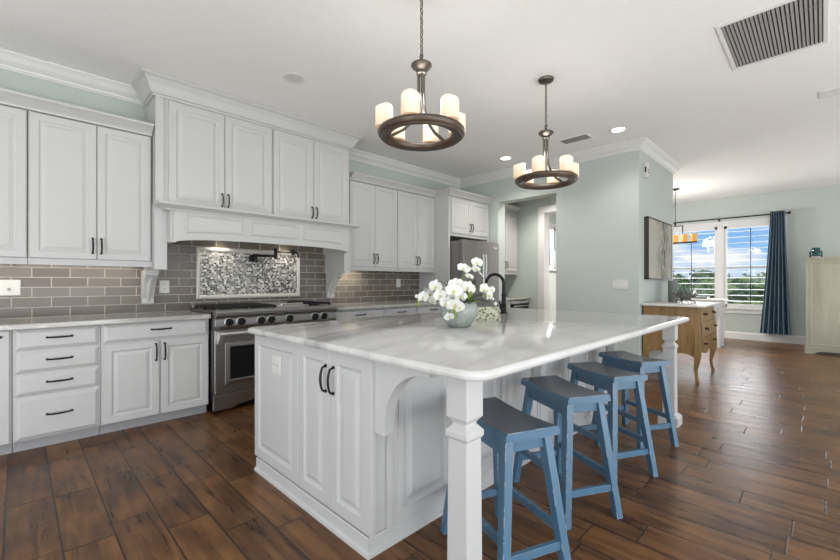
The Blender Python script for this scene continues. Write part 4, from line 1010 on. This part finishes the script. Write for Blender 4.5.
def grille(name, x0, x1, y0, y1, n, along, label, fr=.03, m=ALU):
    t = thing(name, ((x0+x1)/2, (y0+y1)/2, ZC), label, 'ceiling vent')
    f = MB()
    st = [(0, 0), (0, .006), (.004, .010), (fr-.004, .010), (fr, .004), (fr, 0)]
    rings = [[(x0+i, y0+i, ZC-.0005-d), (x1-i, y0+i, ZC-.0005-d), (x1-i, y1-i, ZC-.0005-d), (x0+i, y1-i, ZC-.0005-d)] for i, d in st]
    build('frame', f.loft(rings+[rings[0]], True, False, False), TRIM if m is ALU else m, t)
    build('duct', MB().box(x0+fr, x1-fr, y0+fr, y1-fr, ZC-.0018, ZC-.0006), VENTDARK, t)
    s_ = MB()
    for i in range(n):
        if along == 'x':
            y = y0+fr+(y1-y0-2*fr)*(i+.5)/n; w = (y1-y0-2*fr)/n*.30
            s_.prism([(-w, -.002), (w, -.0095), (w+.0015, -.0085), (-w+.0015, -.001)], lambda u, w_, d, y=y: (d, y+u, ZC+w_-.0005), x0+fr, x1-fr)
        else:
            x = x0+fr+(x1-x0-2*fr)*(i+.5)/n; w = (x1-x0-2*fr)/n*.30
            s_.prism([(-w, -.002), (w, -.0095), (w+.0015, -.0085), (-w+.0015, -.001)], lambda u, w_, d, x=x: (x+u, d, ZC+w_-.0005), y0+fr, y1-fr)
    build('slats', s_, m, t)
    if along == 'x': build('cross_bar', MB().box((x0+x1)/2-.22, (x0+x1)/2-.214, y0+fr, y1-fr, ZC-.0105, ZC-.0095), m, t)
    return t
grille('return_air_grille', 3.475, 4.29, -.03, .54, 23, 'x', 'big square return air grille with many grey slats')
downlight(6.30, 3.35, True, 'added unseen fill light in the pantry ceiling', 130)  # out of view, added to brighten the pantry
downlight(8.7, 3.2, True, 'added unseen fill light in the hall ceiling', 420)  # out of view, added so the hall beyond the doorway looks bright
grille('air_register', 4.86, 5.06, 2.02, 2.385, 5, 'y', 'small slatted register near the far ring pendant', .02, ALU)
grille('air_register', 5.36, 5.56, -.36, .03, 5, 'y', 'small register cut off by the photo edge, beyond the big grille', .02, TRIM)

# ================================================================== pantry beyond the opening
t = thing('pantry_cabinet', (6.5, YB, 1.385), 'tall white upper cabinet in the pantry opening beside the fridge', 'upper cabinet')
build('body', MB().box(6.02, 6.90, 4.22, YB-.002, 1.385, 2.56), WHITE, t)
for a, b in ((6.03, 6.46), (6.465, 6.895)):
    d = build('door', MB().relief(FY(4.22), a, b, 1.40, 2.54, DOOR), WHITE, t); handle(d, ((b-.03 if a < 6.2 else a+.03), 4.1995, 1.52), HZ, .12, (0, -1, 0))
build('crown', moulding(MB(), [(6.02, 4.22), (6.90, 4.22)], CABCROWN, 2.56, 1, 1), WHITE, t)
build('light_rail', MB().box(6.02, 6.90, 4.21, 4.24, 1.345, 1.385), WHITE, t)
t = thing('pantry_base_cabinet', (6.4, 4.27, 0), 'white base cabinet in the pantry opening with a black built-in cooler', 'base cabinet')
build('body', MB().box(5.80, 6.26, 3.98, YB-.002, .09, .868).box(6.26, 6.90, 4.02, YB-.002, .09, .868), WHITE, t)
build('toe_kick', MB().box(5.80, 6.90, 4.05, 4.07, 0, .09), WHITE, t)
d = build('door', MB().relief(FY(3.98), 5.81, 6.25, .10, .86, DOOR), WHITE, t)
slab('pantry_countertop', 5.80, 6.90, 3.93, YB-.002, QUARTZ, 'pale stone counter inside the pantry opening')
t = thing('beverage_cooler', (6.58, 4.0, .1), 'black glass-door cooler under the pantry counter', 'beverage cooler')
build('body', MB().box(6.275, 6.885, 3.985, 4.018, .10, .855), IRON, t)
d = build('door', MB().box(6.28, 6.88, 3.955, 3.983, .12, .80), BLACKGLASS, t, bevel=.003)
build('handle', MB().tube([(6.32, 3.925, .76), (6.84, 3.925, .76)], .010, 8).tube([(6.38, 3.925, .76), (6.38, 3.957, .76)], .006, 6).tube([(6.78, 3.925, .76), (6.78, 3.957, .76)], .006, 6), CHROME, d)
build('vent_strip', MB().box(6.28, 6.88, 3.965, 3.985, .805, .85), CHROME, t)
t = thing('potted_herb', (6.22, 4.12, ZT), 'small green plant in a white pot on the pantry counter', 'potted plant')
build('pot', MB().lathe([(.040, 0), (.055, .09), (.050, .09), (.045, .07), (.001, .07)], (6.22, 4.12, ZT), 16), PLASTIC, t)
hr = random.Random(5); mb = MB()
for k in range(46):
    a = hr.uniform(0, 2*PI); r = hr.uniform(.02, .085); z = hr.uniform(.09, .24); c = Vector((6.22+r*math.cos(a), 4.12+r*math.sin(a), ZT+z)); d = Vector((math.cos(a), math.sin(a), .5)).normalized()*.022; x = d.cross(Vector((0, 0, 1))).normalized()*.010
    mb.add([c-d, c+x, c+d, c-x], [(0, 1, 2, 3)])
build('leaves', mb, LIME, t)
mb = MB()
for k in range(9):
    a = k*.7; mb.tube([(6.22, 4.12, ZT+.07), (6.22+.05*math.cos(a), 4.12+.05*math.sin(a), ZT+.2)], .002, 5)
build('stems', mb, STEMG, t)

# ================================================================== gallery wall
t = thing('switch_plate', (XP, 1.883, 1.168), 'white wide four-gang switch plate on the pale green wall', 'light switch')
build('cover_plate', MB().relief(FX(XP), 1.785, 1.981, 1.108, 1.228, [(0, 0), (0, .004), (.004, .007)]), PLASTIC, t)
for k in range(4):
    y = 1.883+(k-1.5)*.046
    build('rocker', MB().box(XP-.010, XP-.006, y-.016, y+.016, 1.136, 1.200), TRIM, t)
t = thing('door_chime', (5.83, YP, 2.66), 'white slim chime sensor high on the wall above the painting', 'wall sensor')
build('body', MB().box(5.78, 5.86, YP-.045, YP-.001, 2.565, 2.760), PLASTIC, t, bevel=.006)
mb = MB()
for k in range(2): mb.box(5.80, 5.84, YP-.0465, YP-.044, 2.60+.035*k+.02, 2.618+.035*k+.02)
mb.box(5.7785, 5.7805, YP-.034, YP-.014, 2.63, 2.70)
build('buttons', mb, DARKSLOT, t)
t = thing('framed_painting', (6.37, YP, 1.65), 'grey and tan washed botanical painting in a deep dark frame', 'painting')
t0 = WL[t.name]
x0, x1, z0, z1, yf = 5.80, 6.93, 1.235, 2.055, YP-.055
mb = MB()
for a, b, c, d in ((x0, x0+.018, z0, z1), (x1-.018, x1, z0, z1), (x0, x1, z0, z0+.018), (x0, x1, z1-.018, z1)): mb.box(a, b, yf, YP-.001, c, d)
build('frame', mb, FRAMEBLACK, t)
cv = build('canvas', MB().box(x0+.018, x1-.018, yf+.004, YP-.004, z0+.018, z1-.018), CANVAS, t)

# ---- bombe chest under the painting
CXa, CXb, CYf, CYb = 5.69, 6.69, 1.035, YP-.022
t = thing('bombe_chest', ((CXa+CXb)/2, (CYf+CYb)/2, 0), 'honey oak bombe chest with white top and three drawers under the painting', 'chest of drawers')
def bulge(z):      # outward swelling of front and sides with height
    u = (z-.30)/.60; return .045*math.sin(PI*min(1, max(0, u*.92+.06)))**1.2-.012*(1-min(1, max(0, u)))
zs = [.34+.56*i/12 for i in range(13)]
rings = []
for z in zs:
    b_ = bulge(z); o = b_*.45
    fr = [(CXa+.01-o+(CXb-CXa-.02+2*o)*k/8, CYf+.015-b_*(.55+.45*math.sin(PI*k/8))) for k in range(9)]
    rings.append([(x, y, z) for x, y in fr]+[(CXb-.01+o*.3, CYb, z), (CXa+.01-o*.3, CYb, z)])
build('body', MB().loft(rings, True, True, True), CHEST, t, sharp=40)
# scalloped aprons under front and side
def apron(fn, a, b, nm='apron'):
    n = 20; pts = []
    for i in range(n+1):
        u = i/n; pts.append((a+(b-a)*u, .345-.045*(.5+.5*math.cos(2*PI*u*2))*(1 if .0 < u < 1 else 1)-.0))
    pts += [(b, .36), (a, .36)]
    build(nm, MB().prism(pts, fn, -.012, .012), CHEST, t)
apron(lambda u, w, d: (u, CYf+.022+d, w), CXa+.03, CXb-.03); apron(lambda u, w, d: (CXa+.022+d, u, w), CYf+.03, CYb-.02); apron(lambda u, w, d: (CXb-.022+d, u, w), CYf+.03, CYb-.02)
for sx, sy in ((-1, -1), (1, -1), (-1, 1), (1, 1)):
    X = CXa+.028 if sx < 0 else CXb-.028; Y = CYf+.028 if sy < 0 else CYb-.028; rings = []
    for z, o, h in ((0, .006, .017), (.02, .010, .019), (.06, -.002, .015), (.14, -.012, .017), (.24, .004, .026), (.32, .014, .032), (.42, .016, .030), (.60, .016, .026), (.86, -.004, .024)):
        oo = o if sy < 0 else o*.3
        x, y = X+sx*oo, Y+sy*(oo if sy < 0 else 0)
        rings.append([(x-h, y-h, z), (x+h, y-h, z), (x+h, y+h if sy < 0 else min(y+h, CYb+.005), z), (x-h, y+h if sy < 0 else min(y+h, CYb+.005), z)])
    build('leg', MB().loft(rings, True, True, True), CHEST, t, sharp=50, bevel=.003)
for a, b in ((.365, .535), (.550, .715), (.730, .885)):
    rings = []; n = 6
    for i in range(n+1):
        z = a+(b-a)*i/n; b_ = bulge(z); row = []
        for k in range(9):
            u = k/8; row.append((CXa+.06+(CXb-CXa-.12)*u, CYf+.015-b_*(.55+.45*math.sin(PI*(.065+.87*u)))-.010, z))
        for k in range(8, -1, -1):
            x, y, zz = row[k]; row.append((x, y+.018, z))
        rings.append(row)
    d = build('drawer', MB().loft(rings, True, True, True), CHEST, t, sharp=40)
    for x in (CXa+.23, CXb-.23):
        zc = (a+b)/2; u = (x-CXa-.06)/(CXb-CXa-.12); y = CYf+.005-bulge(zc)*(.55+.45*math.sin(PI*(.065+.87*u)))
        mb = MB().lathe([(.020, .002), (.020, -.004), (.008, -.006), (.008, -.020), (.016, -.026), (.012, -.034), (.001, -.036)], (x, y, zc), 14, 'y').tube([(x-.034, y-.012, zc+.004), (x, y-.020, zc-.004), (x+.034, y-.012, zc+.004)], [.004, .007, .004], 6)
        build('knob', mb, BRONZE, d)
build('top', MB().prism(rounded(CXa-.05, CXb+.05, CYf-.065, CYb+.018, .03), lambda u, w, d: (u, w, d), .9005, .926), CHESTTOP, t, bevel=.005)

# ---- on the chest
t = thing('grey_green_vase', (6.66-.2, 1.46, .9265), 'plain grey-green cylinder vase on the chest under the painting', 'vase')
vx, vy = 6.46, 1.475
build('vase_body', MB().lathe([(.001, 0), (.058, 0), (.062, .01), (.062, .285), (.056, .295), (.050, .29), (.050, .02), (.001, .02)], (vx, vy, .9265), 28), SLATE, t)
t = thing('succulent_bowl', (6.10, 1.27, .9265), 'pointed succulent in a silver branch bowl on the chest', 'potted succulent')
sx_, sy_ = 6.16, 1.27; sr = random.Random(2)
mb = MB().lathe([(.001, .052), (.06, .055), (.10, .085), (.118, .115), (.112, .118), (.092, .09), (.05, .07), (.001, .066)], (sx_, sy_, .9265), 22)
for k in range(14):
    a = 2*PI*k/14+sr.uniform(-.15, .15); c, s_ = math.cos(a), math.sin(a)
    mb.tube([(sx_+.03*c, sy_+.03*s_, .9265+.055), (sx_+.09*c, sy_+.09*s_, .9265+.035), (sx_+.12*c, sy_+.12*s_, .9265+.003)], [.007, .006, .005], 6)
    mb.tube([(sx_+.08*c, sy_+.08*s_, .9265+.065), (sx_+.125*c, sy_+.125*s_, .9265+.105), (sx_+.15*math.cos(a+.2), sy_+.15*math.sin(a+.2), .9265+.15)], [.007, .006, .003], 6)
    mb.tube([(sx_+.10*c, sy_+.10*s_, .9265+.08), (sx_+.13*math.cos(a-.25), sy_+.13*math.sin(a-.25), .9265+.10)], [.006, .003], 6)
build('branch_bowl', mb, SILVER, t)
for k in range(22):
    a = k*2.4; r = .015+.055*(k/22); tilt = .25+.9*(k/22); L = .17-.06*(k/22)
    base = Vector((sx_+r*.6*math.cos(a), sy_+r*.6*math.sin(a), .9265+.066)); d = Vector((math.cos(a)*math.sin(tilt*.62), math.sin(a)*math.sin(tilt*.62), math.cos(tilt*.62)))
    build('succulent_leaf', MB().tube([base, base+d*L*.4, base+d*L*.75+Vector((0, 0, .006)), base+d*L+Vector((0, 0, .014))], [.012, .016, .010, .0015], 6), SUCC, t)

# ================================================================== dining room
# curtain rod and curtain
zr = 2.545; xr = XW-.13
t = thing('curtain_rod', (xr, 1.7, zr), 'thin dark curtain rod with round finial above the dining window', 'curtain rod')
build('pole', MB().tube([(xr, .50, zr), (xr, 2.95, zr)], .013, 10), BRONZE, t)
for y, s_ in ((.50, -1), (2.95, 1)): build('finial', MB().lathe([(.010, 0), (.017, .006*s_), (.014, .012*s_), (.028, .03*s_), (.030, .042*s_), (.022, .058*s_), (.001, .064*s_)], (xr, y, zr), 14, 'y'), BRONZE, t)
for y in (.56, 1.58, 2.88): build('bracket', MB().tube([(XW-.001, y, zr-.03), (xr, y, zr-.03), (xr, y, zr-.013)], .006, 8).box(XW-.008, XW-.001, y-.015, y+.015, zr-.06, zr), BRONZE, t)
t = thing('blue_curtain', (xr, .68, zr), 'long pleated slate blue curtain hanging beside the dining window', 'curtain')
n = 120; zs = [2.60, 2.57, 2.50, 2.3, 2.0, 1.6, 1.2, .8, .45, .17]; rings = []
for z in zs:
    f = (2.60-z)/2.43; ya, yb = .745+.155*f**1.3, .525-.09*f**1.2; fr = []; bk = []
    for i in range(n+1):
        u = i/n; y = ya+(yb-ya)*u; am = .040+.014*f
        x = xr+am*math.sin(2*PI*6.0*u+.4)+.012*f*math.sin(2*PI*2.3*u+1)-.0
        fr.append((x-.0025, y, z)); bk.append((x+.0025, y+.0002, z))
    rings.append(fr+bk[::-1])
cl = build('cloth', MB().loft(rings, True, True, True), CURTAIN, t, sharp=70)
for k in range(6):
    u = (k*1.0+.43)/6.0-.4/(2*PI*6); y = .745+(.525-.745)*max(.02, min(.98, (k+.5)/6-.01))
    build('grommet', MB().torus(None, .024, .005, 16, 6, lambda p, q, y=y: (xr+p, y, zr+q)), PEWTER, t)

# linear candle chandelier
lx, ly = 9.0, 2.02
t = thing('linear_chandelier', (lx, ly, ZC), 'black bar chandelier with amber candle shades near the dining window', 'chandelier')
build('canopy', MB().lathe([(.001, -.028), (.05, -.026), (.075, -.012), (.078, -.0005)], (lx, ly, ZC), 20), IRON, t)
mb = MB(); z = ZC-.03; k = 0
while z > 2.36:
    f = (lambda p, q: (lx+p*.5, ly, z-.022+q)) if k % 2 else (lambda p, q: (lx, ly+p*.5, z-.022+q))
    mb.torus(None, .020, .0032, 8, 4, f); z -= .034; k += 1
build('chain', mb, IRON, t)
mb = MB().lathe([(.006, .08), (.022, .06), (.022, .03), (.010, .0)], (lx, ly, 2.28), 12)
mb.bar((lx, ly-.13, 2.275), (lx, ly+.13, 2.275), .016, .016); mb.bar((lx, ly-.122, 2.275), (lx, ly-.122, 1.96), .016, .016, (0, 1, 0)); mb.bar((lx, ly+.122, 2.275), (lx, ly+.122, 1.96), .016, .016, (0, 1, 0))
build('hanger_frame', mb, IRON, t)
light('chandelier_light', 'POINT', (lx, ly, 2.16), (0, 0, -1), 28, (1, .95, .88), shadow_soft_size=.2)
build('bar', MB().box(lx-.05, lx+.05, ly-.36, ly+.36, 1.935, 1.962), IRON, t, bevel=.004)
for k in range(5):
    y = ly+(k-2)*.15
    build('candle_shade', MB().lathe([(.030, 0), (.056, .002), (.056, .145), (.052, .15), (.050, .13), (.001, .12)], (lx, y, 1.9625), 18), AMBER, t)

# white console table with chair behind
t = thing('console_table', (9.5, 1.9, 0), 'white table with turned legs behind the oak chest', 'table')
tx0, tx1, ty0, ty1, th = 9.02, 9.42, 1.30, 2.75, .885
build('tabletop', MB().box(tx0-.04, tx1+.04, ty0-.04, ty1+.04, th-.035, th), TRIM, t, bevel=.006)
build('apron', MB().box(tx0+.02, tx1-.02, ty0+.02, ty1-.02, th-.13, th-.036), TRIM, t)
for x in (tx0+.04, tx1-.04):
    for y in (ty0+.04, ty1-.04):
        mb = MB().box(x-.04, x+.04, y-.04, y+.04, th-.17, th-.036)
        mb.lathe([(.024, 0), (.030, .02), (.022, .05), (.032, .09), (.030, .2), (.038, .45), (.030, .58), (.042, .61), (.030, .635), (.040, .66), (.036, th-.17)], (x, y, 0), 14)
        build('leg', mb, TRIM, t)
t = thing('dark_tray', (9.2, 1.75, th), 'low dark grey tray lying on the white table', 'tray')
build('tray_body', MB().box(9.04, 9.17, 1.52, 2.06, th+.0005, th+.012).box(9.04, 9.055, 1.52, 2.06, th+.012, th+.035).box(9.285, 9.17, 1.52, 2.06, th+.012, th+.035).box(9.04, 9.17, 1.52, 1.535, th+.012, th+.035).box(9.04, 9.17, 2.045, 2.06, th+.012, th+.035), DARKSTEEL, t)
t = thing('dining_chair', (10.1, 2.3, 0), 'white slat-back chair between the white table and the window', 'chair')
chx, chy = 10.08, 2.12
for dx in (-.19, .19):
    for dy in (-.19, .19): build('leg', MB().bar((chx+dx, chy+dy, 0), (chx+dx, chy+dy, .45 if dx < 0 else .98), .036, .036, (0, 1, 0)), TRIM, t)
build('seat', MB().box(chx-.22, chx+.21, chy-.22, chy+.22, .45, .485), TRIM, t, bevel=.008)
mb = MB().box(chx+.175, chx+.205, chy-.20, chy+.20, .93, 1.02).box(chx+.175, chx+.205, chy-.17, chy+.17, .60, .64)
for k in range(5): mb.box(chx+.180, chx+.20, chy-.155+k*.07, chy-.125+k*.07, .64, .93)
build('backrest', mb, TRIM, t, bevel=.004)

# armoire with a lantern on top
ax, ay = 9.40, .225
t = thing('cream_armoire', (ax+.28, ay-.6, 0), 'tall distressed cream armoire at the photo edge past the blue curtain', 'armoire')
build('body', MB().box(ax+.02, ax+.56, ay-1.16, ay-.02, .10, 1.55), CREAM, t)
steps = [(0, 1.55), (.008, 1.55), (.012, 1.565), (.026, 1.58), (.034, 1.60), (.034, 1.612), (0, 1.612)]
rings = [[(ax+.02-i, ay-1.16-i, z), (ax+.56+i*.2, ay-1.16-i, z), (ax+.56+i*.2, ay-.02+i, z), (ax+.02-i, ay-.02+i, z)] for i, z in steps]
build('cornice', MB().loft(rings, True, True, False), CREAM, t)
pts = [(ay-.005, 0), (ay-.12, 0), (ay-.16, .035), (ay-.24, .05), (ay-.93, .05), (ay-1.01, .035), (ay-1.05, 0), (ay-1.175, 0), (ay-1.175, .10), (ay-.005, .10)]
mb = MB().prism(pts, lambda u, w, d: (ax+d, u, w), 0, .03).box(ax+.03, ax+.56, ay-.035, ay-.005, 0, .10).box(ax+.03, ax+.56, ay-1.175, ay-1.145, 0, .10).box(ax-.004, ax+.56, ay-1.18, ay, .088, .108)
build('plinth', mb, CREAM, t)
d = build('side_panel', MB().relief(FX(ax+.02), ay-1.10, ay-.07, .14, 1.52, [(0, 0), (0, .008), (.004, .010), (.020, .010), (.026, .004), (.030, .003)]), CREAM, t)
t = thing('teal_lantern', (ax+.25, .075, 1.6125), 'small teal glass jar in a dark stand on top of the cream armoire', 'lantern')
jx, jy, jz = ax+.20, .085, 1.6125
mb = MB()
for dx in (-.055, .055):
    for dy in (-.07, .07): mb.box(jx+dx-.008, jx+dx+.008, jy+dy-.010, jy+dy+.010, jz, jz+.105)
mb.box(jx-.063, jx+.063, jy-.08, jy+.08, jz+.095, jz+.107).box(jx-.06, jx+.06, jy-.075, jy+.075, jz+.030, jz+.044)
build('stand', mb, FRAMEBLACK, t)
build('glass_jar', MB().lathe([(.001, .0), (.045, .002), (.055, .02), (.058, .09), (.050, .12), (.040, .125), (.044, .09), (.044, .03), (.001, .02)], (jx, jy, jz+.045), 20), TEAL, t)
